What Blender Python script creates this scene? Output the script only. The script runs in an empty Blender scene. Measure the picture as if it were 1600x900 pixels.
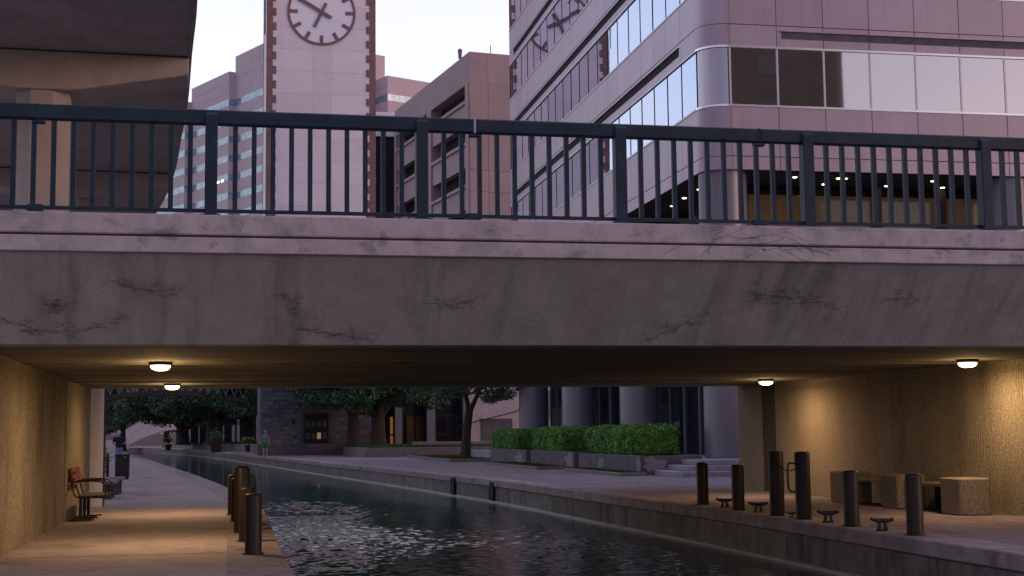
import bpy, bmesh, math, random
import numpy as np
from mathutils import Matrix, Vector

S = bpy.context.scene
COL = S.collection
rad = math.radians
random.seed(4)
rng = np.random.default_rng(4)

# ------------------------------------------------------------------ camera
cd = bpy.data.cameras.new('camera')
cam = bpy.data.objects.new('camera', cd)
COL.objects.link(cam)
cd.sensor_width = 36
cd.lens = 50
cd.clip_end = 5000
cam.matrix_world = Matrix((
    (0.97939511, -0.00998768, -0.20170640, 0.0),
    (-0.20165912, -0.10227624, -0.97410121, 0.0),
    (-0.01090076, 0.99470589, -0.10218296, 1.4),
    (0, 0, 0, 1)))
S.camera = cam

# ------------------------------------------------------------------ sky and sun (dusk, thin bright overcast)
SUN_AZ = rad(128)      # clockwise from +Y, behind and to the right of the camera
SUN_EL = rad(7)
W = bpy.data.worlds.new('World')
S.world = W
W.use_nodes = True
nt = W.node_tree
nt.nodes.clear()
out = nt.nodes.new('ShaderNodeOutputWorld')
sky = nt.nodes.new('ShaderNodeTexSky')
sky.sky_type = 'NISHITA'
sky.sun_disc = False
sky.sun_elevation = SUN_EL
sky.sun_rotation = SUN_AZ
b1 = nt.nodes.new('ShaderNodeBackground')
b1.inputs[1].default_value = 0.06
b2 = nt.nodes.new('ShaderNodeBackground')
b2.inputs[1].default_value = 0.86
tc = nt.nodes.new('ShaderNodeTexCoord')
nz = nt.nodes.new('ShaderNodeTexNoise')
nz.inputs['Scale'].default_value = 2.2
nz.inputs['Detail'].default_value = 5
mp = nt.nodes.new('ShaderNodeMapping')
mp.inputs['Scale'].default_value = (1, 1, 3)
cr = nt.nodes.new('ShaderNodeValToRGB')
cr.color_ramp.elements[0].position = 0.35
cr.color_ramp.elements[0].color = (0.80, 0.86, 1.0, 1)
cr.color_ramp.elements[1].position = 0.62
cr.color_ramp.elements[1].color = (1.0, 0.98, 1.03, 1)
ad = nt.nodes.new('ShaderNodeAddShader')
L = nt.links.new
L(tc.outputs['Generated'], mp.inputs[0]); L(mp.outputs[0], nz.inputs['Vector'])
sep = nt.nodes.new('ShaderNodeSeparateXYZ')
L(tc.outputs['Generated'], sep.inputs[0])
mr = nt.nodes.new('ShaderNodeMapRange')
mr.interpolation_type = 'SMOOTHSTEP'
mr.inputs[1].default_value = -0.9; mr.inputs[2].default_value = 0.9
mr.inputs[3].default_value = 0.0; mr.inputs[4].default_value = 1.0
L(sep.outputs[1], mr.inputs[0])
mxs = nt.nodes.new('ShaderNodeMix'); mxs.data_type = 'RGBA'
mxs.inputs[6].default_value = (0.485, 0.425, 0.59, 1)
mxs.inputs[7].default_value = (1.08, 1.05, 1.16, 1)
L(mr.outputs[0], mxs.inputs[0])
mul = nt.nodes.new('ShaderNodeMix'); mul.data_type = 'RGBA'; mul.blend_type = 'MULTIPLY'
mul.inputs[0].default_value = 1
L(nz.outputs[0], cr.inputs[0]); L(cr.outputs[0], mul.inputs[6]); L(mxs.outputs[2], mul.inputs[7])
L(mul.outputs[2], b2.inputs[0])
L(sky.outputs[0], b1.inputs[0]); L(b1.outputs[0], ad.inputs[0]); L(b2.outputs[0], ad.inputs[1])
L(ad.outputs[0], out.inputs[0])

sd = bpy.data.lights.new('sun', 'SUN')
sd.energy = 0.5
sd.angle = rad(14)
sd.color = (1.0, 0.60, 0.55)
sun = bpy.data.objects.new('sun', sd)
COL.objects.link(sun)
sdir = Vector((math.sin(SUN_AZ) * math.cos(SUN_EL), math.cos(SUN_AZ) * math.cos(SUN_EL), math.sin(SUN_EL)))
sun.rotation_euler = sdir.to_track_quat('Z', 'Y').to_euler()
sun.location = sdir * 60

S.view_settings.view_transform = 'Standard'
S.view_settings.look = 'None'
S.view_settings.gamma = 1
S.view_settings.exposure = 0.0
S.view_settings.use_curve_mapping = False

# ------------------------------------------------------------------ materials
def mat(name, col, rough=0.8, var=0.15, scale=3.0, bump=0.0, bscale=60, metal=0.0, spec=0.3, col2=None,
        stretch=None, stain=0.0, stain_col=(0.03, 0.028, 0.03), stain_stretch=(1, 1, 0.25), emit=0, wave=None, coat=0, stain2=None, rand=0.0):
    m = bpy.data.materials.new(name)
    m.use_nodes = True
    t = m.node_tree
    n = t.nodes
    p = n['Principled BSDF']
    p.inputs['Roughness'].default_value = rough
    p.inputs['Metallic'].default_value = metal
    p.inputs['Specular IOR Level'].default_value = spec
    p.inputs['Coat Weight'].default_value = coat
    c = (*col, 1)
    tcn = n.new('ShaderNodeTexCoord')
    geo = n.new('ShaderNodeNewGeometry')
    if var or col2:
        no = n.new('ShaderNodeTexNoise')
        no.inputs['Scale'].default_value = scale
        no.inputs['Detail'].default_value = 7
        no.inputs['Roughness'].default_value = 0.65
        src = geo.outputs['Position']
        if stretch:
            mm = n.new('ShaderNodeMapping')
            mm.inputs['Scale'].default_value = stretch
            t.links.new(src, mm.inputs[0]); src = mm.outputs[0]
        t.links.new(src, no.inputs['Vector'])
        r = n.new('ShaderNodeValToRGB')
        r.color_ramp.elements[0].position = 0.3
        r.color_ramp.elements[1].position = 0.7
        d = col2 or tuple(x * (1 + var) for x in col)
        a = tuple(x * (1 - var) for x in col)
        r.color_ramp.elements[0].color = (*a, 1)
        r.color_ramp.elements[1].color = (*d, 1)
        t.links.new(no.outputs[0], r.inputs[0])
        cur = r.outputs[0]
        if stain:
            s = n.new('ShaderNodeTexNoise')
            s.inputs['Scale'].default_value = 1.6
            s.inputs['Detail'].default_value = 8
            s.inputs['Roughness'].default_value = 0.7
            mm = n.new('ShaderNodeMapping')
            mm.inputs['Scale'].default_value = stain_stretch
            t.links.new(geo.outputs['Position'], mm.inputs[0]); t.links.new(mm.outputs[0], s.inputs['Vector'])
            rr = n.new('ShaderNodeMapRange')
            rr.inputs[1].default_value = 0.48; rr.inputs[2].default_value = 0.75
            rr.inputs[3].default_value = 0; rr.inputs[4].default_value = stain
            t.links.new(s.outputs[0], rr.inputs[0])
            mx = n.new('ShaderNodeMix'); mx.data_type = 'RGBA'
            t.links.new(rr.outputs[0], mx.inputs[0]); t.links.new(cur, mx.inputs[6])
            mx.inputs[7].default_value = (*stain_col, 1)
            cur = mx.outputs[2]
        if stain2:          # (strength, colour, stretch, scale, threshold)
            s = n.new('ShaderNodeTexNoise')
            s.inputs['Scale'].default_value = stain2[3]
            s.inputs['Detail'].default_value = 5
            s.inputs['Roughness'].default_value = 0.6
            s.inputs['Distortion'].default_value = 0.4
            mm = n.new('ShaderNodeMapping')
            mm.inputs['Scale'].default_value = stain2[2]
            mm.inputs['Location'].default_value = (3.7, 1.3, 8.1)
            t.links.new(geo.outputs['Position'], mm.inputs[0]); t.links.new(mm.outputs[0], s.inputs['Vector'])
            rr = n.new('ShaderNodeMapRange')
            rr.inputs[1].default_value = stain2[4]; rr.inputs[2].default_value = stain2[4] + 0.14
            rr.inputs[3].default_value = 0; rr.inputs[4].default_value = stain2[0]
            t.links.new(s.outputs[0], rr.inputs[0])
            mx = n.new('ShaderNodeMix'); mx.data_type = 'RGBA'
            t.links.new(rr.outputs[0], mx.inputs[0]); t.links.new(cur, mx.inputs[6])
            mx.inputs[7].default_value = (*stain2[1], 1)
            cur = mx.outputs[2]
        if rand:            # each piece a little lighter or darker than its neighbours
            oi = n.new('ShaderNodeObjectInfo')
            rr = n.new('ShaderNodeMapRange')
            rr.inputs[3].default_value = 1 - rand; rr.inputs[4].default_value = 1 + rand
            t.links.new(oi.outputs['Random'], rr.inputs[0])
            hv = n.new('ShaderNodeHueSaturation')
            t.links.new(rr.outputs[0], hv.inputs['Value']); t.links.new(cur, hv.inputs['Color'])
            cur = hv.outputs[0]
        t.links.new(cur, p.inputs['Base Color'])
    else:
        p.inputs['Base Color'].default_value = c
    hs = None
    if bump:
        bn = n.new('ShaderNodeTexNoise')
        bn.inputs['Scale'].default_value = bscale
        bn.inputs['Detail'].default_value = 4
        t.links.new(geo.outputs['Position'], bn.inputs['Vector'])
        hs = bn.outputs[0]
        if wave:                       # vertical corduroy ribs along one axis
            sx = n.new('ShaderNodeSeparateXYZ')
            t.links.new(geo.outputs['Position'], sx.inputs[0])
            ml = n.new('ShaderNodeMath'); ml.operation = 'MULTIPLY'; ml.inputs[1].default_value = wave[1]
            t.links.new(sx.outputs[wave[0]], ml.inputs[0])
            si = n.new('ShaderNodeMath'); si.operation = 'SINE'
            t.links.new(ml.outputs[0], si.inputs[0])
            mu = n.new('ShaderNodeMath'); mu.operation = 'MULTIPLY_ADD'
            t.links.new(si.outputs[0], mu.inputs[0]); mu.inputs[1].default_value = wave[2]
            t.links.new(hs, mu.inputs[2]); hs = mu.outputs[0]
        b = n.new('ShaderNodeBump')
        b.inputs['Strength'].default_value = bump
        b.inputs['Distance'].default_value = 0.02
        t.links.new(hs, b.inputs['Height'])
        t.links.new(b.outputs[0], p.inputs['Normal'])
    if emit:
        p.inputs['Emission Color'].default_value = c
        p.inputs['Emission Strength'].default_value = emit
    return m

M = {}
M['par'] = mat('parapet_concrete', (0.42, 0.375, 0.405), 0.9, 0.14, 4, 0.4, 45, stain=0.7, stain_col=(0.15, 0.14, 0.155), stain_stretch=(1.2, 1, 0.9), stain2=(0.7, (0.105, 0.10, 0.115), (1.0, 1, 1.6), 2.6, 0.56))
M['fascia'] = mat('fascia_concrete', (0.325, 0.33, 0.34), 0.95, 0.15, 2.6, 0.35, 26, stain=0.6, stain_col=(0.165, 0.14, 0.11), stain_stretch=(0.9, 0.08, 0.08), stain2=(0.55, (0.12, 0.12, 0.122), (1.1, 0.16, 0.16), 1.9, 0.54))
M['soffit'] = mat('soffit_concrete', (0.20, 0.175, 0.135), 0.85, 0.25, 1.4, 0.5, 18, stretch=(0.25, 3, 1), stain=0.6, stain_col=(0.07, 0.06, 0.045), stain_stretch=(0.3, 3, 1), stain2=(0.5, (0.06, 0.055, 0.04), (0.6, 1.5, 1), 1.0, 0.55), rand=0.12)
M['ribY'] = mat('ribbed_aggregate', (0.27, 0.225, 0.155), 0.95, 0.6, 28, 1.0, 48, wave=(1, 2 * math.pi / 0.065, 0.45), stain=0.7, stain_col=(0.085, 0.068, 0.042), stain_stretch=(1, 0.9, 0.4), stain2=(0.55, (0.06, 0.05, 0.034), (1, 0.9, 0.3), 1.5, 0.56))
M['ribdark'] = mat('dark_aggregate', (0.075, 0.055, 0.035), 0.95, 0.5, 30, 1.0, 48)
M['agg'] = mat('aggregate_concrete', (0.27, 0.215, 0.155), 0.95, 0.55, 34, 1.0, 60, stain=0.4, stain_col=(0.08, 0.06, 0.045), rand=0.12)
M['walk'] = mat('walkway_concrete', (0.34, 0.28, 0.28), 0.9, 0.22, 7, 0.8, 40, stain=0.7, stain_col=(0.18, 0.15, 0.145), stain_stretch=(0.9, 0.6, 1), stain2=(0.6, (0.13, 0.11, 0.105), (1, 0.8, 1), 0.9, 0.56))
M['prom'] = mat('promenade_paving', (0.215, 0.175, 0.205), 0.92, 0.42, 7, 0.9, 26, stain=0.8, stain_col=(0.10, 0.085, 0.10), stain_stretch=(0.7, 0.35, 1), stain2=(0.5, (0.09, 0.075, 0.085), (1, 0.5, 1), 0.6, 0.55))
M['coping'] = mat('coping_concrete', (0.275, 0.225, 0.24), 0.9, 0.24, 5, 0.7, 40, stain=0.75, stain_col=(0.11, 0.095, 0.10), stain2=(0.65, (0.075, 0.066, 0.07), (1, 1, 1), 1.6, 0.56), rand=0.12)
M['quay'] = mat('quay_wall_concrete', (0.18, 0.16, 0.155), 0.95, 0.3, 3, 0.8, 30, stain=0.85, stain_col=(0.03, 0.028, 0.027), stain_stretch=(1, 2.2, 0.3), rand=0.2)
M['ledge'] = mat('waterline_ledge', (0.38, 0.37, 0.38), 0.8, 0.2, 3)
M['bollard'] = mat('bollard_bronze_paint', (0.022, 0.013, 0.010), 0.48, 0.3, 6, 0.15, 40, spec=0.28)
M['iron'] = mat('black_iron', (0.012, 0.012, 0.014), 0.45, 0.2, 8, spec=0.5)
M['rail'] = mat('rail_paint', (0.013, 0.028, 0.050), 0.45, 0.3, 5, 0.12, 80, spec=0.25)
M['steelpale'] = mat('galvanised_steel', (0.35, 0.36, 0.38), 0.4, 0.15, 6, metal=0.7)
M['redwood'] = mat('bench_red_wood', (0.16, 0.04, 0.028), 0.6, 0.3, 8, 0.2, 60)
M['wood'] = mat('seat_timber', (0.20, 0.125, 0.06), 0.7, 0.3, 8, 0.3, 50, stretch=(6, 0.4, 1), rand=0.15)
M['bldpanel'] = mat('metal_cladding', (0.395, 0.315, 0.38), 0.38, 0.06, 0.8, 0.04, 20, spec=0.45, metal=0.35, stain=0.45, stain_col=(0.28, 0.21, 0.26), stain_stretch=(1.5, 1.5, 0.08), rand=0.06)
M['joint'] = mat('dark_joint', (0.05, 0.045, 0.055), 0.8, 0.1, 2)
M['glass'] = mat('reflective_glass', (0.46, 0.54, 0.70), 0.015, 0, metal=1.0, bump=0.05, bscale=0.35)
M['glassfront'] = mat('bronze_reflective_glass', (0.66, 0.59, 0.58), 0.02, 0, metal=1.0, bump=0.05, bscale=0.35)
M['cornerglass'] = mat('curved_corner_glass', (0.34, 0.30, 0.34), 0.04, 0, metal=1.0)
M['mull'] = mat('pale_mullion', (0.55, 0.52, 0.58), 0.4, 0.05, 4, metal=0.5)
M['chrome'] = mat('bright_trim', (0.8, 0.78, 0.82), 0.25, 0, metal=0.9)
M['lobbyglass'] = mat('amber_lobby_glass', (0.13, 0.085, 0.045), 0.06, 0.5, 0.5, spec=0.5, emit=0.12)  # faint emission in the panes stands in for the lit lobby behind them
M['darkglass'] = mat('dark_glass', (0.012, 0.014, 0.02), 0.04, 0, spec=0.6)
M['colclad'] = mat('column_cladding', (0.18, 0.165, 0.20), 0.38, 0.08, 2, 0.15, 30, spec=0.45, metal=0.25, stretch=(1, 1, 0.1))
M['down'] = mat('downlight', (1.0, 0.85, 0.6), 0.5, 0, emit=9)
M['orange'] = mat('lit_door_glass', (1.0, 0.42, 0.08), 0.5, 0, emit=0.13)
M['warmwin'] = mat('lit_window', (1.0, 0.75, 0.4), 0.5, 0, emit=0.05)
M['doorglass'] = mat('brown_door_glass', (0.085, 0.05, 0.028), 0.1, 0.3, 2, spec=0.5)
M['lens'] = mat('lamp_lens', (1.0, 0.78, 0.5), 0.5, 0, emit=14)
M['white'] = mat('tower_white_panel', (0.74, 0.67, 0.73), 0.85, 0.05, 1.2, 0.25, 20, stain=0.35, stain_col=(0.60, 0.53, 0.58), rand=0.06)
M['clockwhite'] = mat('clock_white', (0.76, 0.75, 0.86), 0.7, 0.03, 1)
M['brick'] = mat('tower_brick', (0.22, 0.13, 0.13), 0.9, 0.25, 3, 0.4, 25)
M['clockred'] = mat('clock_red', (0.20, 0.115, 0.135), 0.7, 0.08, 2)
M['towerjoint'] = mat('tower_joint', (0.50, 0.44, 0.48), 0.9, 0.05, 1)
M['garage'] = mat('garage_concrete', (0.36, 0.27, 0.285), 0.9, 0.08, 0.6, 0.3, 10, stain=0.35, stain_col=(0.27, 0.20, 0.21), rand=0.06)
M['void'] = mat('dark_interior', (0.012, 0.014, 0.016), 0.9, 0.3, 1)
M['pink'] = mat('pink_granite', (0.56, 0.44, 0.48), 0.8, 0.06, 0.3, stain=0.25, stain_col=(0.48, 0.37, 0.41))
M['bluewin'] = mat('blue_ribbon_window', (0.30, 0.37, 0.43), 0.15, 0.35, 0.9, metal=0.5)
M['guide'] = mat('guideway_concrete', (0.37, 0.325, 0.325), 0.9, 0.14, 0.8, 0.5, 12, stain=0.4, stain_col=(0.15, 0.125, 0.125), stain_stretch=(1, 0.3, 1))
M['cap'] = mat('pier_concrete', (0.44, 0.365, 0.34), 0.9, 0.12, 1.0, 0.4, 14, stain=0.35, stain_col=(0.29, 0.235, 0.215))
M['stone'] = mat('rubble_stone', (0.075, 0.075, 0.09), 0.95, 0.35, 9, 1.0, 10, col2=(0.20, 0.20, 0.235), rand=0.35)
M['dstone'] = mat('dark_facade', (0.075, 0.06, 0.058), 0.9, 0.25, 1)
M['paleston'] = mat('pale_limestone', (0.40, 0.35, 0.39), 0.85, 0.14, 2, 0.3, 20)
M['bluegrey'] = mat('blue_grey_render', (0.16, 0.165, 0.21), 0.8, 0.1, 2)
M['planter'] = mat('planter_render', (0.105, 0.095, 0.108), 0.9, 0.3, 3, 0.5, 25)
M['patch'] = mat('bare_patch_plaster', (0.22, 0.19, 0.215), 0.9, 0.15, 6, 0.3, 30)
M['curb'] = mat('kerb_concrete', (0.17, 0.145, 0.155), 0.9, 0.25, 4, 0.5, 30)
M['steps'] = mat('step_stone', (0.27, 0.25, 0.30), 0.9, 0.25, 6, 0.6, 30, rand=0.08)
M['grassbase'] = mat('lawn_soil', (0.03, 0.045, 0.018), 0.95, 0.3, 3)
M['grass'] = mat('grass_blade', (0.045, 0.085, 0.022), 0.8, 0.4, 4)
M['leaf'] = mat('oak_leaf', (0.038, 0.085, 0.050), 0.6, 0.55, 0.8, col2=(0.09, 0.17, 0.09))
M['leaf2'] = mat('tree_leaf', (0.055, 0.12, 0.082), 0.6, 0.5, 0.8, col2=(0.12, 0.21, 0.135))
M['hedge'] = mat('hedge_leaf', (0.05, 0.18, 0.03), 0.55, 0.6, 4, col2=(0.17, 0.42, 0.06))
M['ivy'] = mat('ivy_leaf', (0.10, 0.15, 0.03), 0.6, 0.4, 6)
M['bark'] = mat('bark', (0.055, 0.042, 0.036), 0.95, 0.35, 6, 0.8, 25, stretch=(1, 1, 0.2))
M['vine'] = mat('dead_vine', (0.045, 0.03, 0.025), 0.95, 0.2, 10)
M['vinepale'] = mat('pale_tendril', (0.30, 0.27, 0.27), 0.95, 0.1, 10)
M['skin'] = mat('skin', (0.42, 0.25, 0.18), 0.6, 0.05, 4)
M['hairw'] = mat('white_hair', (0.55, 0.53, 0.52), 0.8, 0.1, 30)
M['hairb'] = mat('dark_hair', (0.04, 0.03, 0.025), 0.8, 0.1, 30)
M['navy'] = mat('navy_cloth', (0.012, 0.026, 0.055), 0.9, 0.2, 8)
M['denim'] = mat('denim_cloth', (0.20, 0.28, 0.45), 0.9, 0.2, 8)
M['gtop'] = mat('blue_grey_cloth', (0.15, 0.18, 0.25), 0.9, 0.1, 8)
M['gshort'] = mat('green_cloth', (0.03, 0.17, 0.09), 0.9, 0.1, 8)
M['wtop'] = mat('white_cloth', (0.5, 0.48, 0.5), 0.9, 0.1, 8)
M['pot'] = mat('terracotta_dark', (0.07, 0.045, 0.045), 0.8, 0.2, 4)
M['brownglass'] = mat('brown_tower_wall', (0.095, 0.068, 0.06), 0.8, 0.15, 0.3)
M['ground'] = mat('earth', (0.10, 0.09, 0.075), 0.95, 0.3, 0.2)
M['asphalt'] = mat('asphalt', (0.055, 0.055, 0.06), 0.9, 0.2, 3, 0.3, 60)

# water
wm = bpy.data.materials.new('canal_water'); wm.use_nodes = True
t = wm.node_tree; p = t.nodes['Principled BSDF']
p.inputs['Base Color'].default_value = (0.006, 0.040, 0.034, 1)
p.inputs['Roughness'].default_value = 0.10
p.inputs['IOR'].default_value = 1.33
p.inputs['Specular IOR Level'].default_value = 0.5
M['water'] = wm

# ------------------------------------------------------------------ mesh builder
class MB:
    def __init__(s):
        s.v = []; s.f = []
    def box(s, x0, x1, y0, y1, z0, z1):
        i = len(s.v)
        s.v += [(x0, y0, z0), (x1, y0, z0), (x1, y1, z0), (x0, y1, z0), (x0, y0, z1), (x1, y0, z1), (x1, y1, z1), (x0, y1, z1)]
        s.f += [(i, i + 3, i + 2, i + 1), (i + 4, i + 5, i + 6, i + 7), (i, i + 1, i + 5, i + 4), (i + 1, i + 2, i + 6, i + 5), (i + 2, i + 3, i + 7, i + 6), (i + 3, i, i + 4, i + 7)]
        return s
    def prism(s, poly, axis, a, b):
        """poly: ccw 2D outline; extruded along axis from a to b"""
        def P(u, w, c):
            return {'x': (c, u, w), 'y': (u, c, w), 'z': (u, w, c)}[axis]
        i = len(s.v); n = len(poly)
        s.v += [P(u, w, a) for u, w in poly] + [P(u, w, b) for u, w in poly]
        s.f += [tuple(range(i, i + n)), tuple(range(i + 2 * n - 1, i + n - 1, -1))]
        for k in range(n):
            l = (k + 1) % n
            s.f.append((i + k, i + n + k, i + n + l, i + l))
        return s
    def lathe(s, prof, n=20, c=(0, 0, 0)):
        i = len(s.v)
        for r, z in prof:
            for k in range(n):
                a = 2 * math.pi * k / n
                s.v.append((c[0] + r * math.cos(a), c[1] + r * math.sin(a), c[2] + z))
        for j in range(len(prof) - 1):
            for k in range(n):
                l = (k + 1) % n
                s.f.append((i + j * n + k, i + j * n + l, i + (j + 1) * n + l, i + (j + 1) * n + k))
        s.f.append(tuple(i + k for k in range(n - 1, -1, -1)))
        s.f.append(tuple(i + (len(prof) - 1) * n + k for k in range(n)))
        return s
    def tube(s, pts, rads, n=8):
        pts = [Vector(p) for p in pts]
        if not hasattr(rads, '__len__'):
            rads = [rads] * len(pts)
        i = len(s.v); m = len(pts)
        up = Vector((0.13, 0.31, 0.94)).normalized()
        for j, p in enumerate(pts):
            d = (pts[min(j + 1, m - 1)] - pts[max(j - 1, 0)])
            d = d.normalized() if d.length > 1e-9 else Vector((0, 0, 1))
            u = d.cross(up)
            if u.length < 0.2:
                u = d.cross(Vector((1, 0, 0)))
            u.normalize(); w = d.cross(u)
            for k in range(n):
                a = 2 * math.pi * k / n
                s.v.append(tuple(p + (u * math.cos(a) + w * math.sin(a)) * rads[j]))
        for j in range(m - 1):
            for k in range(n):
                l = (k + 1) % n
                s.f.append((i + j * n + k, i + j * n + l, i + (j + 1) * n + l, i + (j + 1) * n + k))
        s.f.append(tuple(i + k for k in range(n - 1, -1, -1)))
        s.f.append(tuple(i + (m - 1) * n + k for k in range(n)))
        return s
    def ball(s, c, r, nu=14, nv=10):
        i = len(s.v)
        r = (r, r, r) if not hasattr(r, '__len__') else r
        for a in range(1, nv):
            th = math.pi * a / nv
            for b in range(nu):
                ph = 2 * math.pi * b / nu
                s.v.append((c[0] + r[0] * math.sin(th) * math.cos(ph), c[1] + r[1] * math.sin(th) * math.sin(ph), c[2] + r[2] * math.cos(th)))
        top = len(s.v); s.v.append((c[0], c[1], c[2] + r[2])); s.v.append((c[0], c[1], c[2] - r[2]))
        for a in range(nv - 2):
            for b in range(nu):
                l = (b + 1) % nu
                s.f.append((i + a * nu + b, i + (a + 1) * nu + b, i + (a + 1) * nu + l, i + a * nu + l))
        for b in range(nu):
            l = (b + 1) % nu
            s.f.append((top, i + b, i + l))
            s.f.append((top + 1, i + (nv - 2) * nu + l, i + (nv - 2) * nu + b))
        return s
    def mesh(s, name, m, smooth=False, bevel=0.0):
        me = bpy.data.meshes.new(name)
        me.from_pydata(s.v, [], s.f)
        if bevel or True:
            bm = bmesh.new(); bm.from_mesh(me)
            bmesh.ops.recalc_face_normals(bm, faces=bm.faces)
            if bevel:
                bmesh.ops.bevel(bm, geom=list(bm.edges), offset=bevel, segments=1, affect='EDGES', clamp_overlap=True)
            bm.to_mesh(me); bm.free()
        if smooth:
            me.polygons.foreach_set('use_smooth', [True] * len(me.polygons))
            try:
                me.set_sharp_from_angle(angle=rad(40))
            except Exception:
                pass
        me.materials.append(m if not isinstance(m, str) else M[m])
        return me
    def build(s, name, m, parent=None, smooth=False, bevel=0.0):
        return link(name, s.mesh(name, m, smooth, bevel), parent)

def link(name, me, parent=None, loc=None, rot=None):
    o = bpy.data.objects.new(name, me)
    COL.objects.link(o)
    if parent is not None:
        o.parent = parent
    if loc is not None:
        o.location = loc
    if rot is not None:
        o.rotation_euler = rot
    return o

def tag(o, label, cat, group=None, kind=None):
    if label: o['label'] = label
    if cat: o['category'] = cat
    if group: o['group'] = group
    if kind: o['kind'] = kind
    return o

def thing(name, label, cat, loc=(0, 0, 0), rz=0, group=None):
    o = bpy.data.objects.new(name, None)
    o.empty_display_size = 0.3
    COL.objects.link(o)
    o.location = loc
    o.rotation_euler = (0, 0, rz)
    return tag(o, label, cat, group)

def structure(o):
    o['kind'] = 'structure'
    return o

def interp(pts, y):
    ys = [q[1] for q in pts]; xs = [q[0] for q in pts]
    return float(np.interp(y, ys, xs))

def smooth_line(pts, n):
    """Catmull-Rom through points"""
    P = [np.array(p, float) for p in pts]
    P = [2 * P[0] - P[1]] + P + [2 * P[-1] - P[-2]]
    o = []
    for i in range(1, len(P) - 2):
        for k in range(n):
            u = k / n
            a, b, c, d = P[i - 1], P[i], P[i + 1], P[i + 2]
            o.append(tuple(0.5 * (2 * b + (c - a) * u + (2 * a - 5 * b + 4 * c - d) * u * u + (3 * b - a - 3 * c + d) * u ** 3)))
    o.append(tuple(P[-2]))
    return o

# ------------------------------------------------------------------ leaves
def leaf_mesh(name, centers, normals, size, m, aspect=0.6, jitter=0.8):
    n = len(centers)
    nrm = normals + rng.normal(0, jitter, (n, 3))
    nrm /= np.linalg.norm(nrm, axis=1)[:, None] + 1e-9
    ref = rng.normal(0, 1, (n, 3))
    u = np.cross(nrm, ref); u /= np.linalg.norm(u, axis=1)[:, None] + 1e-9
    w = np.cross(nrm, u)
    sz = size * rng.uniform(0.6, 1.3, n)[:, None]
    u = u * sz; w = w * sz * aspect
    v = np.stack([centers - u, centers - w * 0.9 + u * 0.1, centers + u, centers + w * 0.9 + u * 0.1], 1).reshape(-1, 3)
    me = bpy.data.meshes.new(name)
    me.vertices.add(4 * n); me.loops.add(4 * n); me.polygons.add(n)
    me.vertices.foreach_set('co', v.astype(np.float32).ravel())
    me.loops.foreach_set('vertex_index', np.arange(4 * n, dtype=np.int32))
    me.polygons.foreach_set('loop_start', np.arange(0, 4 * n, 4, dtype=np.int32))
    me.polygons.foreach_set('loop_total', np.full(n, 4, dtype=np.int32))
    me.update(calc_edges=True)
    me.materials.append(M[m])
    return me

def clump_points(clumps, n):
    """clumps: list of (x,y,z,rx,rz); points mostly near each clump's shell"""
    C = np.array(clumps, float)
    w = C[:, 3] ** 2; w /= w.sum()
    idx = rng.choice(len(C), n, p=w)
    d = rng.normal(0, 1, (n, 3)); d /= np.linalg.norm(d, axis=1)[:, None]
    r = rng.uniform(0.35, 1.0, n) ** 0.5
    r = r * rng.uniform(0.85, 1.1, n)
    sc = np.stack([C[idx, 3], C[idx, 3], C[idx, 4]], 1)
    return C[idx, :3] + d * r[:, None] * sc, d

# ================================================================== SETTING
g = MB(); g.v = [(-3000, -3000, -1.6), (3000, -3000, -1.6), (3000, 3000, -1.6), (-3000, 3000, -1.6)]; g.f = [(0, 1, 2, 3)]
structure(g.build('ground', 'ground'))

# canal outlines (left bank edge, right bank edge) as measured along the canal
LB = smooth_line([(0.75, -30), (0.75, 0), (0.73, 15), (0.78, 22), (0.84, 27.5)], 4)
LB2 = smooth_line([(0.84, 27.5), (0.74, 33), (0.35, 39.3), (-0.95, 56.4), (-3.03, 79.6), (-7.65, 129.3), (-14, 170), (-26, 215), (-50, 250)], 6)
LB = LB + LB2[1:]
RB = smooth_line([(7.9, -30), (7.9, 0), (7.9, 15), (7.95, 20), (7.9, 23.6), (7.68, 30.4), (7.47, 38.1), (7.05, 43.7), (6.22, 54.4), (4.88, 70), (3.0, 93.2), (-0.56, 133), (-6.5, 175), (-17, 215), (-40, 255)], 5)

def bank(name, edge, far_x, z, m):
    mb = MB()
    n = len(edge)
    for x, y in edge:
        mb.v += [(x, y, z), (far_x, y, z), (x, y, -1.7)]
    for i in range(n - 1):
        a = 3 * i; b = a + 3
        mb.f += [(a, b, b + 1, a + 1), (a, a + 2, b + 2, b)]
    return structure(mb.build(name, m))

def coping_run(edge, side, z, width, thick, over, parent, y0, y1, seg, m, gap=0.012):
    """coping stones laid end to end along a bank edge; side +1: stone lies towards +X"""
    y = y0
    while y < y1:
        ye = min(y + seg * random.uniform(0.96, 1.04), y1)
        a = interp(edge, y + gap); b = interp(edge, ye - gap)
        s = side
        v = [(a - s * over, y + gap), (b - s * over, ye - gap), (b + s * width, ye - gap), (a + s * width, y + gap)]
        mb = MB()
        dz = random.uniform(-0.004, 0.004)
        mb.prism(v, 'z', z - thick, z + 0.008 + dz)
        mb.build('coping_stone', m, parent, bevel=0.012)
        y = ye

left = bank('walkway', LB, -90, 0.0, 'walk')
right = bank('promenade', RB, 120, 0.15, 'prom')
coping_run(LB, -1, 0.0, 0.62, 0.16, 0.05, left, 6, 31, 2.45, 'coping')
coping_run(LB, -1, 0.0, 0.55, 0.16, 0.05, left, 31, 130, 5.5, 'coping')
coping_run(RB, 1, 0.15, 0.55, 0.17, 0.06, right, 6, 46, 3.1, 'coping')
coping_run(RB, 1, 0.15, 0.55, 0.17, 0.06, right, 46, 175, 6.0, 'coping')
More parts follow.
